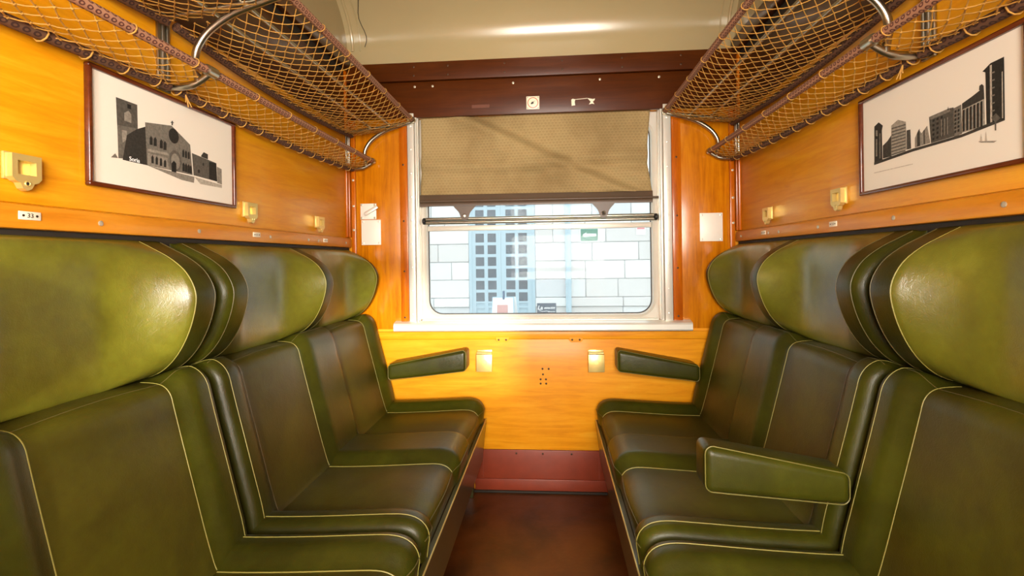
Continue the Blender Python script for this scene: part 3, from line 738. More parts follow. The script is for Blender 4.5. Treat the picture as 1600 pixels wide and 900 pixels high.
    # tied cord ends hanging under the middle bracket
    for dy, dz in ((0.004, -0.030), (0.016, -0.026), (-0.006, -0.018)):
        mb = MB(); mb.tube(catmull([P(0.05, 1.262, 1.592), P(0.053, 1.262 + dy * 0.5, 1.575), P(0.054, 1.262 + dy, 1.59 + dz)], 6), 0.0017, 5); mb.build('tied_cord', CORD, root, smooth=True)
    mb = MB(); mb.tube([P(0.122, 1.226, 1.632), P(0.110, 1.222, 1.640), P(0.118, 1.245, 1.636), P(0.090, 1.20, 1.615)], 0.002, 5)
    mb.build('tied_cord', CORD, root, smooth=True)
    return root
luggage_rack(-1, 'net luggage rack with patterned rods on the left wall above the church picture')
luggage_rack(1, 'net luggage rack with patterned rods on the right wall above the city picture')

# ================================================================== PICTURES
def picture(side, y0, y1, z0, z1, label, tones, caption=None):
    X = lambda v: side_x(side, v)
    root = thing('framed_picture', label, 'picture', (X(0.004), (y0 + y1) / 2, z0), 'framed photographs on the side walls')
    W, DP = 0.011, 0.021
    for a, b, c, d in ((y0, y1, z0, z0 + W), (y0, y1, z1 - W, z1)):
        mb = MB(); mb.prism([(a, c), (b, c), (b, d), (a, d)], lambda p: (X(0.006), p[0], p[1]), lambda p: (X(DP), p[0], p[1])); mb.build('frame_rail', FRAME_WOOD, root, bevel=0.004, seg=3)
    for a, b in ((y0, y0 + W), (y1 - W, y1)):
        mb = MB(); mb.prism([(a, z0 + W * 0.6), (b, z0 + W * 0.6), (b, z1 - W * 0.6), (a, z1 - W * 0.6)], lambda p: (X(0.006), p[0], p[1]), lambda p: (X(DP), p[0], p[1])); mb.build('frame_rail', FRAME_WOOD, root, bevel=0.004, seg=3)
    boxobj('mount_board', (min(X(0.005), X(0.012)), max(X(0.005), X(0.012)), y0 + W * 0.5, y1 - W * 0.5, z0 + W * 0.5, z1 - W * 0.5), MAT_BOARD, root)
    mb = MB(); mats = []; idx = {}
    for k, (g, poly) in enumerate(tones):
        m = grey(g)
        if m.name not in idx: idx[m.name] = len(mats); mats.append(m)
        b = len(mb.v); v = 0.0122 + 0.00003 * k
        # the print was drawn on the wall plane; it sits on the mount board 12 mm in front of it
        mb.v.extend(Vector((X(v), y, z)) for y, z in poly); mb.face([b + i for i in range(len(poly))], idx[m.name])
    pr = mb.build('photo_print', mats, root, recalc=False)
    if caption:
        body, cy, cz, size = caption
        me = text_mesh(body, size, WHITE); o = link('caption_lettering', me, None)
        R = Matrix(((0, 0, 1, X(0.0158)), (1, 0, 0, cy), (0, 1, 0, cz), (0, 0, 0, 1))) if side < 0 else Matrix(((0, 0, -1, X(0.0158)), (-1, 0, 0, cy), (0, 1, 0, cz), (0, 0, 0, 1)))
        o.data.transform(R); o.parent = pr; o.matrix_parent_inverse = wmat(pr).inverted()
    return root
PRINT_L = [
    (0.100, [(1.0867,1.5312),(1.1471,1.5315),(1.1476,1.4732),(1.0893,1.4672)]),
    (0.300, [(1.1093,1.5009),(1.1213,1.5097),(1.1294,1.5026),(1.129,1.482),(1.109,1.4826)]),
    (0.020, [(1.1182,1.5251),(1.1288,1.5251),(1.1286,1.5147),(1.118,1.5144)]),
    (0.160, [(1.0893,1.4672),(1.1476,1.4732),(1.1464,1.397),(1.0913,1.39)]),
    (0.320, [(1.1016,1.4584),(1.1157,1.46),(1.1154,1.4396),(1.1034,1.4287)]),
    (0.035, [(1.1155,1.4498),(1.1451,1.4717),(1.1724,1.4852),(1.1744,1.3889),(1.1028,1.3883)]),
    (0.200, [(1.1699,1.4952),(1.2574,1.51),(1.3255,1.4746),(1.3338,1.3909),(1.2493,1.3903),(1.1744,1.3889)]),
    (0.340, [(1.1767,1.4308),(1.2443,1.4344),(1.2453,1.4279),(1.1766,1.4243)]),
    (0.300, [(1.1765,1.4201),(1.2411,1.4203),(1.2464,1.392),(1.177,1.3902)]),
    (0.120, [(1.3317,1.4529),(1.4347,1.4438),(1.4373,1.3886),(1.3372,1.3914)]),
    (0.030, [(1.4025,1.4417),(1.4347,1.4438),(1.4373,1.3886),(1.4015,1.3911)]),
    (0.050, [(1.3691,1.4535),(1.3799,1.4656),(1.3978,1.4629),(1.3975,1.4478),(1.3691,1.45)]),
    (0.280, [(1.1744,1.3889),(1.2493,1.388),(1.3404,1.3871),(1.3381,1.3699),(1.2915,1.3707)]),
    (0.500, [(1.3404,1.3871),(1.459,1.3815),(1.4588,1.3725),(1.364,1.3704)]),
    (0.300, [(1.4368,1.4339),(1.4584,1.4301),(1.459,1.383),(1.4373,1.385)]),
    (0.050, [(1.2569,1.5108),(1.2571,1.5226),(1.2619,1.524),(1.2616,1.512)]),
    (0.050, [(1.254,1.5191),(1.2648,1.5207),(1.2648,1.5184),(1.254,1.5168)]),
    (0.200, [(1.0711,1.3879),(1.0824,1.3993),(1.0899,1.3898)]),
    (0.030, [(1.1827,1.4424),(1.183,1.4592),(1.1879,1.466),(1.1926,1.4604),(1.1923,1.4433)]),
    (0.030, [(1.1955,1.4423),(1.1958,1.4593),(1.2008,1.4662),(1.2057,1.4605),(1.2054,1.4432)]),
    (0.030, [(1.2153,1.4411),(1.2156,1.4583),(1.2208,1.4653),(1.2258,1.4595),(1.2254,1.442)]),
    (0.030, [(1.2277,1.4393),(1.228,1.4568),(1.2332,1.4638),(1.2383,1.458),(1.238,1.4403)]),
    (0.030, [(1.1872,1.3969),(1.1875,1.4125),(1.1913,1.4184),(1.195,1.413),(1.1947,1.397)]),
    (0.030, [(1.2007,1.3964),(1.201,1.4122),(1.2049,1.4182),(1.2087,1.4127),(1.2084,1.3966)]),
    (0.030, [(1.2145,1.3955),(1.2148,1.4114),(1.2188,1.4175),(1.2226,1.4119),(1.2224,1.3957)]),
    (0.030, [(1.228,1.3945),(1.2283,1.4092),(1.2324,1.4149),(1.2363,1.4098),(1.236,1.3946)]),
    (0.030, [(1.2938,1.3954),(1.2942,1.4137),(1.2987,1.4206),(1.303,1.4141),(1.3027,1.3955)]),
    (0.030, [(1.3033,1.3947),(1.3036,1.4131),(1.3082,1.4201),(1.3126,1.4136),(1.3123,1.3948)]),
    (0.030, [(1.3129,1.394),(1.3132,1.4125),(1.3179,1.4196),(1.3224,1.413),(1.322,1.3941)]),
    (0.030, [(1.3213,1.394),(1.3217,1.4112),(1.3257,1.4177),(1.3296,1.4115),(1.3292,1.3939)]),
    (0.030, [(1.2939,1.4347),(1.2942,1.4501),(1.2981,1.4561),(1.3018,1.4507),(1.3015,1.4348)]),
    (0.030, [(1.304,1.4339),(1.3043,1.4495),(1.3083,1.4555),(1.312,1.4501),(1.3117,1.434)]),
    (0.030, [(1.3143,1.4331),(1.3146,1.4488),(1.3186,1.4549),(1.3224,1.4494),(1.3221,1.4333)]),
    (0.030, [(1.3536,1.4015),(1.3537,1.4088),(1.3579,1.412),(1.362,1.4098),(1.3618,1.4014)]),
    (0.030, [(1.3735,1.4257),(1.3736,1.4316),(1.3765,1.4342),(1.3793,1.4323),(1.3791,1.4253)]),
    (0.025, [(1.2818,1.4838),(1.2802,1.476),(1.2761,1.4695),(1.2701,1.4653),(1.2632,1.464),(1.2563,1.4658),(1.2507,1.4703),(1.247,1.4769),(1.2458,1.4846),(1.2472,1.4922),(1.2512,1.4986),(1.257,1.5029),(1.2639,1.5044),(1.2708,1.5028),(1.2766,1.4984),(1.2805,1.4917)]),
    (0.130, [(1.2911,1.4173),(1.2891,1.4067),(1.284,1.398),(1.2765,1.3926),(1.2678,1.3913),(1.2594,1.3941),(1.2524,1.4007),(1.2478,1.4099),(1.2464,1.4204),(1.2482,1.4307),(1.2531,1.4393),(1.2603,1.4448),(1.2689,1.4465),(1.2774,1.444),(1.2847,1.4375),(1.2895,1.4282)]),
    (0.280, [(1.2842,1.4154),(1.2828,1.4073),(1.2792,1.4007),(1.274,1.3965),(1.2679,1.3954),(1.262,1.3975),(1.257,1.4025),(1.2538,1.4096),(1.2528,1.4177),(1.2541,1.4256),(1.2576,1.4322),(1.2627,1.4365),(1.2687,1.4378),(1.2747,1.4358),(1.2798,1.4309),(1.2831,1.4237)]),
    (0.020, [(1.254,1.3875),(1.2544,1.4093),(1.2629,1.4178),(1.2713,1.4116),(1.2708,1.3872)]),
]
PRINT_R = [
    (0.040, [(1.4304,1.4886),(1.4122,1.4951),(1.3957,1.4819),(1.3997,1.4702),(1.3991,1.391),(1.4325,1.3882)]),
    (0.300, [(1.4243,1.4766),(1.4173,1.4748),(1.4176,1.4593),(1.4247,1.4611)]),
    (0.250, [(1.4248,1.4533),(1.4194,1.452),(1.4203,1.4056),(1.4258,1.4057)]),
    (0.200, [(1.4098,1.4651),(1.4052,1.4639),(1.4066,1.3976),(1.4112,1.3975)]),
    (0.060, [(1.3968,1.4287),(1.378,1.437),(1.3632,1.4484),(1.3629,1.3937),(1.3975,1.3947)]),
    (0.380, [(1.3627,1.4731),(1.3379,1.4811),(1.3098,1.4685),(1.3072,1.3989),(1.3643,1.395)]),
    (0.080, [(1.3076,1.4465),(1.2946,1.4455),(1.2929,1.3981),(1.3072,1.3989)]),
    (0.300, [(1.2798,1.4207),(1.267,1.4383),(1.258,1.4269),(1.2399,1.4403),(1.2307,1.3977),(1.2802,1.3976)]),
    (0.060, [(1.2721,1.4304),(1.2639,1.4398),(1.2628,1.3983),(1.2727,1.3983)]),
    (0.080, [(1.2519,1.4322),(1.2477,1.432),(1.2471,1.3993),(1.2519,1.3995)]),
    (0.100, [(1.2337,1.4587),(1.1756,1.4613),(1.1627,1.4595),(1.1612,1.3962),(1.229,1.3964)]),
    (0.220, [(1.2337,1.4587),(1.1756,1.4613),(1.1705,1.4534),(1.2298,1.4509)]),
    (0.050, [(1.1799,1.4583),(1.1776,1.4662),(1.1757,1.4571)]),
    (0.200, [(1.1627,1.4574),(1.1425,1.4596),(1.1411,1.3966),(1.1622,1.3944)]),
    (0.420, [(1.1402,1.4506),(1.085,1.4554),(1.0842,1.3987),(1.1411,1.3983)]),
    (0.050, [(1.14,1.4608),(1.1159,1.4674),(1.086,1.4772),(1.0851,1.4535),(1.1402,1.4474)]),
    (0.060, [(1.0973,1.4751),(1.0962,1.4838),(1.0903,1.4853),(1.086,1.4803),(1.0861,1.4714)]),
    (0.030, [(1.0886,1.5101),(1.07,1.5197),(1.0396,1.5208),(1.0398,1.3999),(1.0806,1.4008),(1.0816,1.506)]),
    (0.500, [(1.0714,1.516),(1.0667,1.5157),(1.0676,1.4019),(1.0719,1.4016)]),
    (0.500, [(1.0453,1.4931),(1.0428,1.4937),(1.0434,1.4027),(1.0458,1.4027)]),
    (0.060, [(1.4325,1.3913),(1.2865,1.3967),(1.2262,1.3958),(1.1411,1.3954),(1.0806,1.4008),(1.0398,1.3999),(1.0398,1.3973),(1.1412,1.3892),(1.2867,1.3897),(1.4326,1.384)]),
    (0.350, [(1.1012,1.3708),(1.0576,1.362),(1.064,1.3597),(1.0945,1.3668)]),
    (0.600, [(1.0967,1.3705),(1.0933,1.3854),(1.0909,1.3691)]),
    (0.600, [(1.0847,1.3676),(1.0817,1.3871),(1.0794,1.3664)]),
    (0.620, [(1.4331,1.3637),(1.2872,1.3604),(1.2873,1.3586),(1.4331,1.3616)]),
    (0.120, [(1.0619,1.3832),(1.0617,1.4003),(1.0696,1.4101),(1.0589,1.4166),(1.0487,1.4042),(1.0583,1.3994),(1.0586,1.3824)]),
    (0.130, [(1.3607,1.4661),(1.3099,1.4633),(1.3099,1.4604),(1.3608,1.4627)]),
    (0.130, [(1.3609,1.4577),(1.31,1.4552),(1.3101,1.4524),(1.3609,1.4543)]),
    (0.130, [(1.361,1.4494),(1.3102,1.4472),(1.3102,1.4443),(1.3611,1.4459)]),
    (0.130, [(1.3612,1.441),(1.3103,1.4391),(1.3104,1.4363),(1.3613,1.4375)]),
    (0.130, [(1.3614,1.4326),(1.3105,1.4311),(1.3106,1.4282),(1.3614,1.4291)]),
    (0.130, [(1.3615,1.4242),(1.3107,1.423),(1.3107,1.4202),(1.3616,1.4207)]),
    (0.130, [(1.3617,1.4158),(1.3108,1.4149),(1.3109,1.4121),(1.3618,1.4124)]),
    (0.130, [(1.3619,1.4074),(1.311,1.4069),(1.311,1.404),(1.362,1.404)]),
    (0.130, [(1.3621,1.399),(1.3111,1.3988),(1.3112,1.396),(1.3621,1.3956)]),
    (0.030, [(1.2224,1.4489),(1.2161,1.4489),(1.2162,1.4436),(1.2224,1.4436)]),
    (0.030, [(1.2099,1.4493),(1.2038,1.4494),(1.2039,1.4442),(1.21,1.4441)]),
    (0.030, [(1.1978,1.4498),(1.1918,1.4498),(1.1919,1.4447),(1.1979,1.4446)]),
    (0.030, [(1.2225,1.4383),(1.2163,1.4384),(1.2164,1.4331),(1.2226,1.433)]),
    (0.030, [(1.2101,1.4389),(1.204,1.439),(1.2041,1.4338),(1.2102,1.4337)]),
    (0.030, [(1.198,1.4395),(1.192,1.4395),(1.1921,1.4344),(1.198,1.4343)]),
    (0.030, [(1.2227,1.4277),(1.2165,1.4279),(1.2166,1.4226),(1.2228,1.4224)]),
    (0.030, [(1.2103,1.4284),(1.2042,1.4286),(1.2043,1.4234),(1.2104,1.4232)]),
    (0.030, [(1.1981,1.4291),(1.1922,1.4293),(1.1922,1.4241),(1.1982,1.424)]),
    (0.030, [(1.2229,1.4172),(1.2167,1.4174),(1.2168,1.4121),(1.223,1.4119)]),
    (0.030, [(1.2105,1.418),(1.2044,1.4182),(1.2045,1.413),(1.2106,1.4127)]),
    (0.030, [(1.1983,1.4188),(1.1923,1.419),(1.1924,1.4138),(1.1984,1.4136)]),
    (0.030, [(1.2231,1.4066),(1.2169,1.4068),(1.217,1.4016),(1.2232,1.4013)]),
    (0.030, [(1.2107,1.4075),(1.2046,1.4078),(1.2047,1.4026),(1.2108,1.4023)]),
    (0.030, [(1.1985,1.4084),(1.1925,1.4087),(1.1926,1.4035),(1.1986,1.4033)]),
    (0.300, [(1.1963,1.4416),(1.1941,1.4419),(1.1948,1.4045),(1.1969,1.4041)]),
    (0.300, [(1.1876,1.4418),(1.1855,1.442),(1.1861,1.4049),(1.1883,1.4046)]),
    (0.300, [(1.1791,1.4419),(1.177,1.4422),(1.1776,1.4054),(1.1797,1.405)]),
    (0.040, [(1.1582,1.451),(1.1536,1.4513),(1.1537,1.446),(1.1583,1.4456)]),
    (0.040, [(1.1496,1.4514),(1.1451,1.4517),(1.1452,1.4464),(1.1497,1.446)]),
    (0.040, [(1.1583,1.4423),(1.1538,1.4427),(1.1539,1.4373),(1.1584,1.4369)]),
    (0.040, [(1.1498,1.4427),(1.1453,1.4431),(1.1454,1.4377),(1.1498,1.4374)]),
    (0.040, [(1.1585,1.4336),(1.1539,1.434),(1.154,1.4286),(1.1586,1.4282)]),
    (0.040, [(1.1499,1.4341),(1.1454,1.4344),(1.1455,1.4291),(1.15,1.4287)]),
    (0.040, [(1.1586,1.4248),(1.1541,1.4253),(1.1542,1.4199),(1.1587,1.4194)]),
    (0.040, [(1.15,1.4254),(1.1456,1.4258),(1.1456,1.4205),(1.1501,1.42)]),
    (0.040, [(1.1588,1.4161),(1.1542,1.4166),(1.1543,1.4112),(1.1589,1.4107)]),
    (0.040, [(1.1502,1.4167),(1.1457,1.4172),(1.1458,1.4118),(1.1503,1.4114)]),
    (0.040, [(1.1589,1.4074),(1.1544,1.4079),(1.1545,1.4025),(1.159,1.402)]),
    (0.040, [(1.1503,1.4081),(1.1458,1.4085),(1.1459,1.4032),(1.1504,1.4027)]),
    (0.030, [(1.1364,1.4454),(1.1315,1.446),(1.1322,1.4001),(1.1371,1.4001)]),
    (0.030, [(1.1271,1.4463),(1.1223,1.4469),(1.1231,1.3998),(1.1279,1.3998)]),
    (0.030, [(1.1181,1.4472),(1.1134,1.4477),(1.1142,1.3995),(1.1189,1.3995)]),
    (0.030, [(1.1092,1.448),(1.1045,1.4486),(1.1053,1.3992),(1.11,1.3992)]),
    (0.030, [(1.1004,1.4489),(1.0959,1.4495),(1.0967,1.3989),(1.1012,1.3989)]),
    (0.030, [(1.0918,1.4498),(1.0873,1.4503),(1.0881,1.3986),(1.0926,1.3986)]),
    (0.200, [(1.0652,1.5002),(1.0584,1.5),(1.0585,1.4969),(1.0653,1.4972)]),
    (0.200, [(1.0654,1.485),(1.0587,1.4849),(1.0587,1.4818),(1.0655,1.482)]),
    (0.200, [(1.0657,1.4698),(1.0589,1.4698),(1.059,1.4667),(1.0657,1.4668)]),
    (0.200, [(1.0659,1.4546),(1.0591,1.4547),(1.0592,1.4516),(1.066,1.4516)]),
    (0.200, [(1.0662,1.4394),(1.0594,1.4395),(1.0594,1.4365),(1.0662,1.4363)]),
    (0.200, [(1.0664,1.4241),(1.0596,1.4244),(1.0597,1.4214),(1.0664,1.4211)]),
]

picture(-1, 1.010, 1.520, 1.315, 1.586, 'framed black-and-white photograph of a stone church on the left wall', PRINT_L, ('Soria', 1.133, 1.394, 0.015))
picture(1, 0.982, 1.489, 1.306, 1.575, 'framed black-and-white photograph of a city square on the right wall', PRINT_R)

# ================================================================== SMALL FITTINGS
def brass_holder(side, y, z, label):
    X = lambda v: side_x(side, v)
    root = thing('brass_holder', label, 'hook', (X(0.004), y, z - 0.03), 'brass holders on the side walls')
    outl = [(-0.027, 0.034), (0.027, 0.034), (0.027, -0.010), (0.021, -0.017), (0.013, -0.020), (0.008, -0.030), (0.0, -0.034), (-0.008, -0.030), (-0.013, -0.020), (-0.021, -0.017), (-0.027, -0.010)]
    hole = [(-0.017, 0.022), (0.017, 0.022), (0.017, -0.004), (-0.017, -0.004)]
    bm = bmesh.new(); rows = []
    for v in (0.010, 0.024):
        lo = [bm.verts.new((X(v), y + a, z + b)) for a, b in outl]; li = [bm.verts.new((X(v), y + a, z + b)) for a, b in hole]
        es = []
        for L in (lo, li):
            for i in range(len(L)): es.append(bm.edges.new((L[i], L[(i + 1) % len(L)])))
        bmesh.ops.triangle_fill(bm, use_beauty=True, edges=es); rows.append((lo, li))
    for q in (0, 1):
        A, B = rows[0][q], rows[1][q]
        for i in range(len(A)): j = (i + 1) % len(A); bm.faces.new((A[i], A[j], B[j], B[i]))
    bmesh.ops.recalc_face_normals(bm, faces=bm.faces)
    me = bpy.data.meshes.new('front_plate'); bm.to_mesh(me); bm.free(); me.materials.append(BRASS); link('front_plate', me, root)
    boxobj('back_plate', (min(X(0.004), X(0.010)), max(X(0.004), X(0.010)), y - 0.030, y + 0.030, z - 0.014, z + 0.037), BRASS, root, 0.001)
    mb = MB(); mb.tube([(X(0.0245), y + 0.0045 * math.cos(a * math.pi / 6), z - 0.0205 + 0.0045 * math.sin(a * math.pi / 6)) for a in range(12)], 0.0014, 6, closed=True); mb.build('eyelet', BRASS, root, smooth=True)
    mb = MB(); mb.cyl((X(0.0238), y, z - 0.0205), (-side, 0, 0), 0.0042, 0.0006, 12); mb.build('eyelet_hole', DARK, root)
brass_holder(-1, 0.877, 1.318, 'brass slotted holder on the left wall above the plate numbered 33')
brass_holder(-1, 1.600, 1.308, 'brass slotted holder on the left wall just beyond the church picture')
brass_holder(-1, 2.106, 1.304, 'brass slotted holder on the left wall nearest the window')
brass_holder(1, 1.600, 1.309, 'brass slotted holder on the right wall just below the city picture corner')
brass_holder(1, 2.102, 1.302, 'brass slotted holder on the right wall nearest the window')

def number_plate(side, y, label, text=None):
    X = lambda v: side_x(side, v); z = 1.2365
    root = thing('seat_number_plate', label, 'number plate', (X(0.024), y, z - 0.008), 'seat number plates on the side rails')
    b = MB(); b.box(*sorted((X(0.024), X(0.0262))), y - 0.0205, y + 0.0205, z - 0.008, z + 0.008); b.build('plate', PLATE, root, bevel=0.0008)
    for dy in (-0.0125, 0.0125): mb = MB(); mb.cyl((X(0.026), y + dy, z), (-side, 0, 0), 0.0024, 0.0007, 10); mb.build('screw', DARK_SCREW, root)
    if text:
        me = text_mesh(text, 0.0125, INK); o = link('digits', me, None)
        o.data.transform(Matrix(((0, 0, 1, X(0.0264)), (1, 0, 0, y), (0, 1, 0, z), (0, 0, 0, 1)))); o.parent = root; o.matrix_parent_inverse = wmat(root).inverted()
    else:
        mb = MB()
        for dy in (-0.0045, 0.003): mb.box(*sorted((X(0.0261), X(0.0264))), y + dy - 0.002, y + dy + 0.002, z - 0.004, z + 0.004)
        mb.build('worn_print', plain('worn_print_grey', srgb(150, 138, 116), 0.6), root)
number_plate(-1, 0.879, 'small ivory seat plate numbered 33 on the left rail', '33')
number_plate(-1, 1.617, 'small ivory seat plate on the left rail below the middle brass holder')
number_plate(-1, 2.135, 'small ivory seat plate on the left rail nearest the window')
number_plate(1, 1.612, 'small ivory seat plate on the right rail below the city picture')
number_plate(1, 2.116, 'small ivory seat plate on the right rail nearest the window')

def cover_plate(x0, x1, z0, z1, label, m=ALU_BRIGHT, cat='cover plate'):
    root = thing('cover_plate', label, cat, ((x0 + x1) / 2, YB, z0), 'metal cover plates beside the window')
    boxobj('plate', (x0, x1, YB - 0.004, YB - 0.0005, z0, z1), m, root, 0.001)
    for x in (x0 + 0.009, x1 - 0.009):
        for z in (z0 + 0.010, z1 - 0.010): put_screw(SCREW_A, (x, YB - 0.004, z), (0, -1, 0), root)
    return root
cover_plate(-0.946, -0.846, 1.224, 1.350, 'pale metal cover plate left of the window below the lock')
cover_plate(0.714, 0.820, 1.215, 1.350, 'pale metal cover plate right of the window')
lk = thing('window_lock', 'square metal lock plate with a slanted lever handle left of the window', 'lock', (-0.908, YB, 1.354))
boxobj('lock_plate', (-0.949, -0.868, YB - 0.005, YB - 0.0005, 1.353, 1.432), ALU_BRIGHT, lk, 0.001)
mb = MB(); d = Vector((0.062, 0, 0.036)).normalized(); n_ = Vector((-d.z, 0, d.x)); c0 = Vector((-0.918, 0, 1.380)); poly = []
for a in range(9): an = math.pi / 2 + math.pi * a / 8; q = c0 + (d * math.cos(an) + n_ * math.sin(an)) * 0.009; poly.append((q.x, q.z))
for s_ in (-1, 1): q = c0 + d * 0.070 + n_ * (0.009 * s_); poly.append((q.x, q.z))
mb.prism(poly, lambda p: (p[0], YB - 0.022, p[1]), lambda p: (p[0], YB - 0.010, p[1])); lv = mb.build('lever', ALU, lk, bevel=0.002)
mb = MB(); mb.cyl((-0.918, YB - 0.011, 1.380), (0, 1, 0), 0.007, 0.0065, 12); mb.build('spindle', ALU, lk, smooth=True)
for x in (-0.942, -0.875):
    for z in (1.360, 1.425): put_screw(SCREW_S, (x, YB - 0.005, z), (0, -1, 0), lk)

for x, lab in ((-0.329, 'brass flap ashtray under the window beside the left armrest'), (0.213, 'brass flap ashtray under the window beside the right armrest')):
    root = thing('wall_ashtray', lab, 'ashtray', (x, YB, 0.60), 'brass ashtrays under the window')
    boxobj('body', (x - 0.036, x + 0.036, YB - 0.030, YB - 0.003, 0.598, 0.676), BRASS, root, 0.002)
    mb = MB(); mb.hexa([(x - 0.038, YB - 0.038, 0.596), (x + 0.038, YB - 0.038, 0.596), (x + 0.038, YB - 0.034, 0.596), (x - 0.038, YB - 0.034, 0.596),
                        (x - 0.038, YB - 0.034, 0.680), (x + 0.038, YB - 0.034, 0.680), (x + 0.038, YB - 0.030, 0.680), (x - 0.038, YB - 0.030, 0.680)])
    fl = mb.build('flap', BRASS, root, bevel=0.001)
    mb = MB(); mb.tube([(x - 0.036, YB - 0.024, 0.685), (x + 0.036, YB - 0.024, 0.685)], 0.006, 10); mb.build('hinge', BRASS, root, smooth=True)
    boxobj('hinge_leaf', (x - 0.036, x + 0.036, YB - 0.010, YB - 0.003, 0.676, 0.698), BRASS, root, 0.001)
    mb = MB(); mb.tube([(x + 0.012 * math.cos(a * math.pi / 10), YB - 0.0368, 0.640 + 0.012 * math.sin(a * math.pi / 10)) for a in range(20)], 0.0008, 5, closed=True); mb.build('stamped_mark', BRASS, fl, smooth=True)

# sign and paper remains on the frieze board
sg = thing('round_mark_sign', 'small cream square sign with a red ring on the board above the blind', 'sign', (-0.074, YB - 0.014, 1.872))
boxobj('sign_plate', (-0.106, -0.043, YB - 0.017, YB - 0.0145, 1.872, 1.935), PLATE, sg, 0.0008)
mb = MB(); ring_o = [(-0.0745 + 0.026 * math.cos(a * math.pi / 18), 1.9035 + 0.026 * math.sin(a * math.pi / 18)) for a in range(36)]; ring_i = [(-0.0745 + 0.0228 * math.cos(a * math.pi / 18), 1.9035 + 0.0228 * math.sin(a * math.pi / 18)) for a in range(36)]
ring(mb, ring_o, YB - 0.0173, ring_i, YB - 0.0173); mb.build('red_ring', RED_INK, sg, recalc=False)
mb = MB()
for poly in ([(-0.011, -0.006), (-0.003, -0.008), (0.004, 0.001), (0.006, 0.006), (-0.001, 0.004), (-0.009, 0.0)], [(0.002, 0.002), (0.012, 0.010), (0.004, 0.006)], [(-0.002, -0.004), (0.007, -0.006), (0.001, 0.0)], [(-0.006, 0.002), (-0.002, 0.008), (-0.002, 0.001)]):
    b = len(mb.v); mb.v.extend(Vector((-0.0745 + p[0], YB - 0.0174, 1.9035 + p[1])) for p in poly); mb.face([b + i for i in range(len(poly))])
mb.build('black_mark', INK, sg, recalc=False)
for dx in (-0.026, 0.026):
    for dz in (-0.026, 0.026): mb = MB(); mb.cyl((-0.0745 + dx, YB - 0.0168, 1.9035 + dz), (0, -1, 0), 0.002, 0.0006, 8); mb.build('rivet', DARK_SCREW, sg)
rg = random.Random(5)
pp = thing('torn_label', 'torn remains of a cream paper label right of the small sign', 'label', (0.166, YB - 0.0145, 1.882))
for nm, poly in (('paper_scrap', [(0.113, 1.882), (0.112, 1.912), (0.118, 1.916), (0.131, 1.913), (0.128, 1.900), (0.130, 1.884)]), ('paper_scrap', [(0.196, 1.886), (0.205, 1.898), (0.193, 1.912), (0.188, 1.917), (0.215, 1.911), (0.226, 1.913), (0.222, 1.904), (0.215, 1.899), (0.222, 1.886), (0.212, 1.889)]), ('paper_scrap', [(0.131, 1.913), (0.188, 1.917), (0.188, 1.9145), (0.131, 1.9105)])):
    mb = MB(); mb.prism(poly, lambda p: (p[0], YB - 0.0150, p[1]), lambda p: (p[0], YB - 0.0143, p[1])); mb.build(nm, PLATE, pp)
tag(boxobj('label_scar', (-0.375, -0.288, YB - 0.0150, YB - 0.0143, 1.888, 1.904), plain('old_varnish', srgb(96, 44, 10), 0.5, 0, 0.4, 60)), 'dark rectangular scar of a removed label left of the small sign', 'label mark')

# ================================================================== OUTSIDE: PLATFORM AND STATION BUILDING
FY = 11.0
struct(boxobj('platform', (-14, 14, 3.6, 13.0, -1.0, -0.62), plain('pale_paving', srgb(206, 206, 202), 0.85, 0, 0.08, 2)))
# the rest of the coach either side of the compartment
for x0, x1, nm in ((-12.0, -2.66, 'wall_coach_left'), (2.66, 12.0, 'wall_coach_right')):
    struct(boxobj(nm, (x0, x1, -0.92, YB + 0.1, -0.3, 2.2), plain('coach_green_paint', srgb(60, 74, 52), 0.4), None, 0.02))
rp = [(-0.95 + 3.52 * i / 20, 2.70 + 0.42 * math.sin(math.pi * i / 20) ** 0.7) for i in range(21)]
mb = MB(); mb.prism(rp + [(2.57, 2.66), (-0.95, 2.66)], lambda p: (-12.0, p[0], p[1]), lambda p: (12.0, p[0], p[1])); struct(mb.build('coach_roof', plain('coach_roof_grey', srgb(110, 108, 104), 0.6)))
struct(boxobj('unseen_sun_blocker', (-14, 14, -4.3, -4.0, 1.86, 4.6), plain('sun_blocker_grey', srgb(120, 118, 112), 0.7)))  # added out of view to keep the sun off the upper walls
struct(boxobj('track_bed', (-14, 14, -8, 3.6, -1.6, -1.2), plain('ballast', srgb(120, 112, 104), 0.95, 0, 0.3, 30)))
st = thing('station_building', 'pale stone station building with blue glazed door seen through the window', 'building', (0, FY, -0.62))
DX0, DX1, DZ1 = -1.80, -0.34, 3.05
mb = MB()
mb.box(-9, DX0, FY + 0.03, FY + 0.6, -0.62, 5.5); mb.box(DX1, 9, FY + 0.03, FY + 0.6, -0.62, 5.5); mb.box(DX0, DX1, FY + 0.03, FY + 0.6, DZ1, 5.5)
mb.build('wall_core', MORTAR, st)
rs = random.Random(11); block_mesh = {}
def block(x0, x1, z0, z1, pr=0.0):
    wq, hq = round(x1 - x0, 2), round(z1 - z0, 2); mi = rs.randrange(4); key = (wq, hq, mi, pr)
    if key not in block_mesh:
        b = MB(); g = 0.006; b.box(-wq / 2 + g, wq / 2 - g, -0.006 - pr, 0.03, -hq / 2 + g, hq / 2 - g); block_mesh[key] = b.mesh('stone_block', STONE[mi], bevel=0.012, seg=1)
    o = link('stone_block', block_mesh[key]); o.location = ((x0 + x1) / 2, FY + rs.uniform(-0.004, 0.006), (z0 + z1) / 2); o.parent = st; o.matrix_parent_inverse = wmat(st).inverted()
z = 0.30; courses = []
while z < 3.4: h = rs.choice((0.26, 0.30, 0.34, 0.40)); courses.append((z, z + h)); z += h
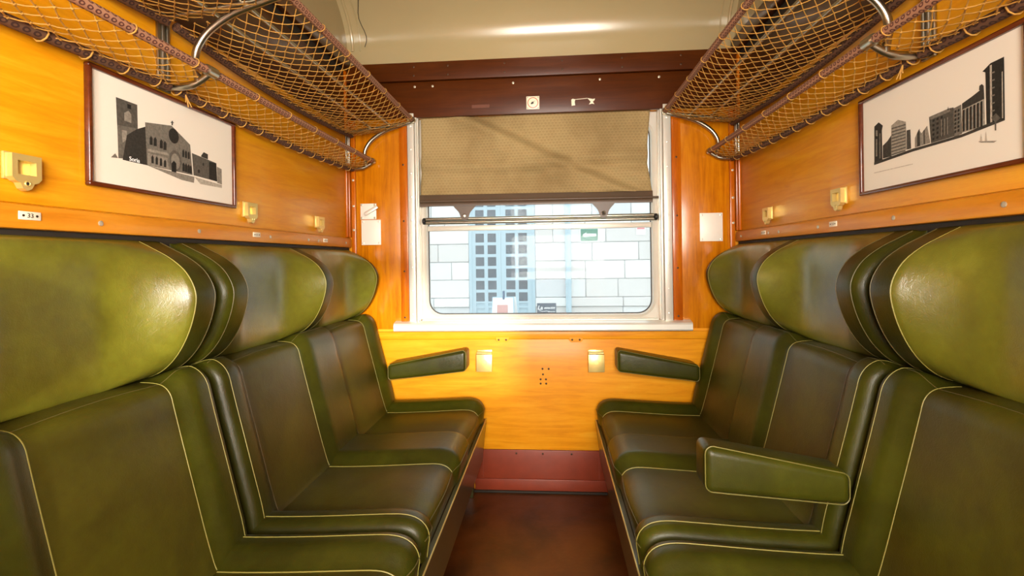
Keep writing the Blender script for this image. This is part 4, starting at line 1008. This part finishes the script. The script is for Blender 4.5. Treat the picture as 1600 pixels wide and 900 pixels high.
for (xa, xb) in ((-5.0, DX0), (DX1, 0.36), (0.36, 5.0)):
    for za, zb in courses:
        x = xa; 
        while x < xb - 0.01:
            wd = rs.choice((0.4, 0.55, 0.7, 0.85, 1.0)); e = x + wd
            if xb - e < 0.3: e = xb
            block(x, min(e, xb), za, zb); x = e
    for za, zb, pr in ((0.10, 0.30, 0.06), (-0.26, 0.10, 0.0), (-0.62, -0.26, 0.0)):
        x = xa
        while x < xb - 0.01:
            e = x + 1.2
            if xb - e < 0.5: e = xb
            block(x, min(e, xb), za, zb, pr); x = e
# blue double door
b = MB()
for x0, x1 in ((DX0, DX0 + 0.06), (DX1 - 0.06, DX1)): b.box(x0, x1, FY - 0.02, FY + 0.12, -0.62, DZ1)
b.box(DX0, DX1, FY - 0.02, FY + 0.12, DZ1 - 0.08, DZ1); b.build('door_frame', BLUE_PAINT, st)
for lx0, lx1, cols in ((-1.74, -1.092, ((-1.656, -1.465), (-1.386, -1.197))), (-1.088, -0.40, ((-0.980, -0.778), (-0.703, -0.510)))):
    b = MB(); rows = [0.223 + 0.262 * k for k in range(10)]
    b.box(lx0, lx1, FY + 0.03, FY + 0.05, -0.62, 2.95)                         # back skin
    for x0, x1 in cols:
        for za, zb in ((-0.62, -0.52), (0.075, 0.115), (0.185, 0.223)): b.box(x0, x1, FY + 0.002, FY + 0.03, za, zb)
    for k, zr in enumerate(rows):
        for x0, x1 in cols: b.box(x0, x1, FY + 0.002, FY + 0.03, zr + 0.196, zr + 0.262)
    ex = [lx0, cols[0][0], cols[0][1], cols[1][0], cols[1][1], lx1]
    for a, c in ((ex[0], ex[1]), (ex[2], ex[3]), (ex[4], ex[5])): b.box(a, c, FY, FY + 0.03, -0.62, 2.95)
    leaf = b.build('door_leaf', BLUE_PAINT, st)
    for x0, x1 in cols:
        for zr in rows:
            boxobj('door_pane', (x0, x1, FY + 0.018, FY + 0.029, zr, zr + 0.196), DOOR_GLASS, leaf)
# drainpipe
b = MB(); b.tube([(0.385, FY - 0.09, -0.62), (0.385, FY - 0.09, 4.8)], 0.062, 14); dp = b.build('drainpipe', BLUE_PAINT, st, smooth=True)
for z in (0.6, 2.2, 3.8): b = MB(); b.tube([(0.385, FY - 0.09, z), (0.385, FY - 0.09, z + 0.05)], 0.072, 14); b.build('pipe_clip', BLUE_PAINT, dp, smooth=True)
# green arrow sign
es = thing('exit_arrow_sign', 'green sign with a white arrow pointing left on the station wall', 'sign', (0.85, FY - 0.02, 1.50))
boxobj('sign_panel', (0.64, 1.06, FY - 0.035, FY - 0.012, 1.50, 1.83), WHITE, es, 0.004); boxobj('green_field', (0.665, 1.035, FY - 0.0375, FY - 0.035, 1.525, 1.79), EXIT_GREEN, es)
b = MB(); ap = [(0.70, 1.655), (0.79, 1.72), (0.79, 1.685), (1.0, 1.685), (1.0, 1.625), (0.79, 1.625), (0.79, 1.59)]
b.prism(ap, lambda p: (p[0], FY - 0.0395, p[1]), lambda p: (p[0], FY - 0.0375, p[1])); b.build('arrow', WHITE, es)
rn = thing('red_notice', 'small white notice with red frame high on the station wall', 'notice', (1.95, FY - 0.02, 1.74))
boxobj('notice_sheet', (1.86, 2.06, FY - 0.02, FY - 0.012, 1.64, 1.86), WHITE, rn); boxobj('red_print', (1.88, 2.04, FY - 0.022, FY - 0.020, 1.76, 1.84), plain('notice_red', srgb(226, 120, 120), 0.6), rn)
# pavement boards
BY = 10.2; k_ = BY / FY
ab = thing('poster_board', 'white pavement poster board with a dark clip in front of the blue door', 'pavement sign', (-0.95, BY, -0.62))
def slab(name, c, th, m, parent):
    b = MB(); b.hexa([c[0], c[1], (c[1][0], c[1][1] + th, c[1][2]), (c[0][0], c[0][1] + th, c[0][2]), c[3], c[2], (c[2][0], c[2][1] + th, c[2][2]), (c[3][0], c[3][1] + th, c[3][2])]); return b.build(name, m, parent)
pb = slab('front_panel', [(-1.25, BY - 0.16, -0.62), (-0.73, BY - 0.16, -0.62), (-0.76, BY, 0.38), (-1.20, BY, 0.38)], 0.02, plain('frame_pale_blue', srgb(150, 196, 220), 0.5), ab)
slab('back_panel', [(-1.20, BY + 0.30, -0.62), (-0.64, BY + 0.30, -0.62), (-0.72, BY + 0.03, 0.38), (-1.18, BY + 0.03, 0.38)], 0.02, WHITE, ab)
slab('poster', [(-1.235, BY - 0.150, -0.50), (-0.745, BY - 0.150, -0.50), (-0.775, BY - 0.012, 0.365), (-1.19, BY - 0.012, 0.365)], 0.003, WHITE, ab)
slab('poster_photo', [(-1.10, BY - 0.068, 0.06), (-0.88, BY - 0.068, 0.06), (-0.88, BY - 0.039, 0.22), (-1.10, BY - 0.039, 0.22)], 0.003, plain('poster_salmon', srgb(206, 150, 140), 0.6, 0, 0.3, 20), ab)
boxobj('clip', (-0.985, -0.945, BY - 0.03, BY + 0.04, 0.33, 0.50), plain('clip_blue', srgb(24, 70, 110), 0.4), ab, 0.004)
lb2 = thing('cafe_board', 'dark slate board with white script lettering standing right of the poster board', 'pavement sign', (-0.09, BY, -0.62))
boxobj('board', (-0.285, 0.105, BY, BY + 0.02, 0.02, 0.245), SLATE, lb2, 0.003); boxobj('lower_sheet', (-0.285, 0.105, BY, BY + 0.02, -0.30, 0.015), WHITE, lb2, 0.003)
for x in (-0.27, 0.09): boxobj('leg', (x - 0.012, x + 0.012, BY + 0.021, BY + 0.045, -0.62, 0.24), SLATE, lb2)
def sign_text(body, size, cx, cz, shear, parent, m=WHITE, bold=0.0):
    me = text_mesh(body, size, m, shear, 0.0008, bold); me.transform(Matrix(((1, 0, 0, cx), (0, 0, -1, BY - 0.001), (0, 1, 0, cz), (0, 0, 0, 1)))); o = link('lettering', me); o.parent = parent; o.matrix_parent_inverse = wmat(parent).inverted()
sign_text('La', 0.115, -0.225, 0.15, 0.25, lb2, bold=0.002); sign_text('estación', 0.066, -0.032, 0.15, 0.25, lb2, bold=0.0015)
b = MB(); b.tube(catmull([(-0.24, BY - 0.001, 0.10), (-0.17, BY - 0.001, 0.075), (-0.10, BY - 0.001, 0.085), (-0.02, BY - 0.001, 0.075)], 12), 0.005, 6); b.build('flourish', WHITE, lb2)
b = MB()
for i in range(9): b.box(-0.06 + i * 0.016, -0.05 + i * 0.016, BY - 0.0015, BY, 0.062, 0.078)
b.build('small_print', WHITE, lb2)
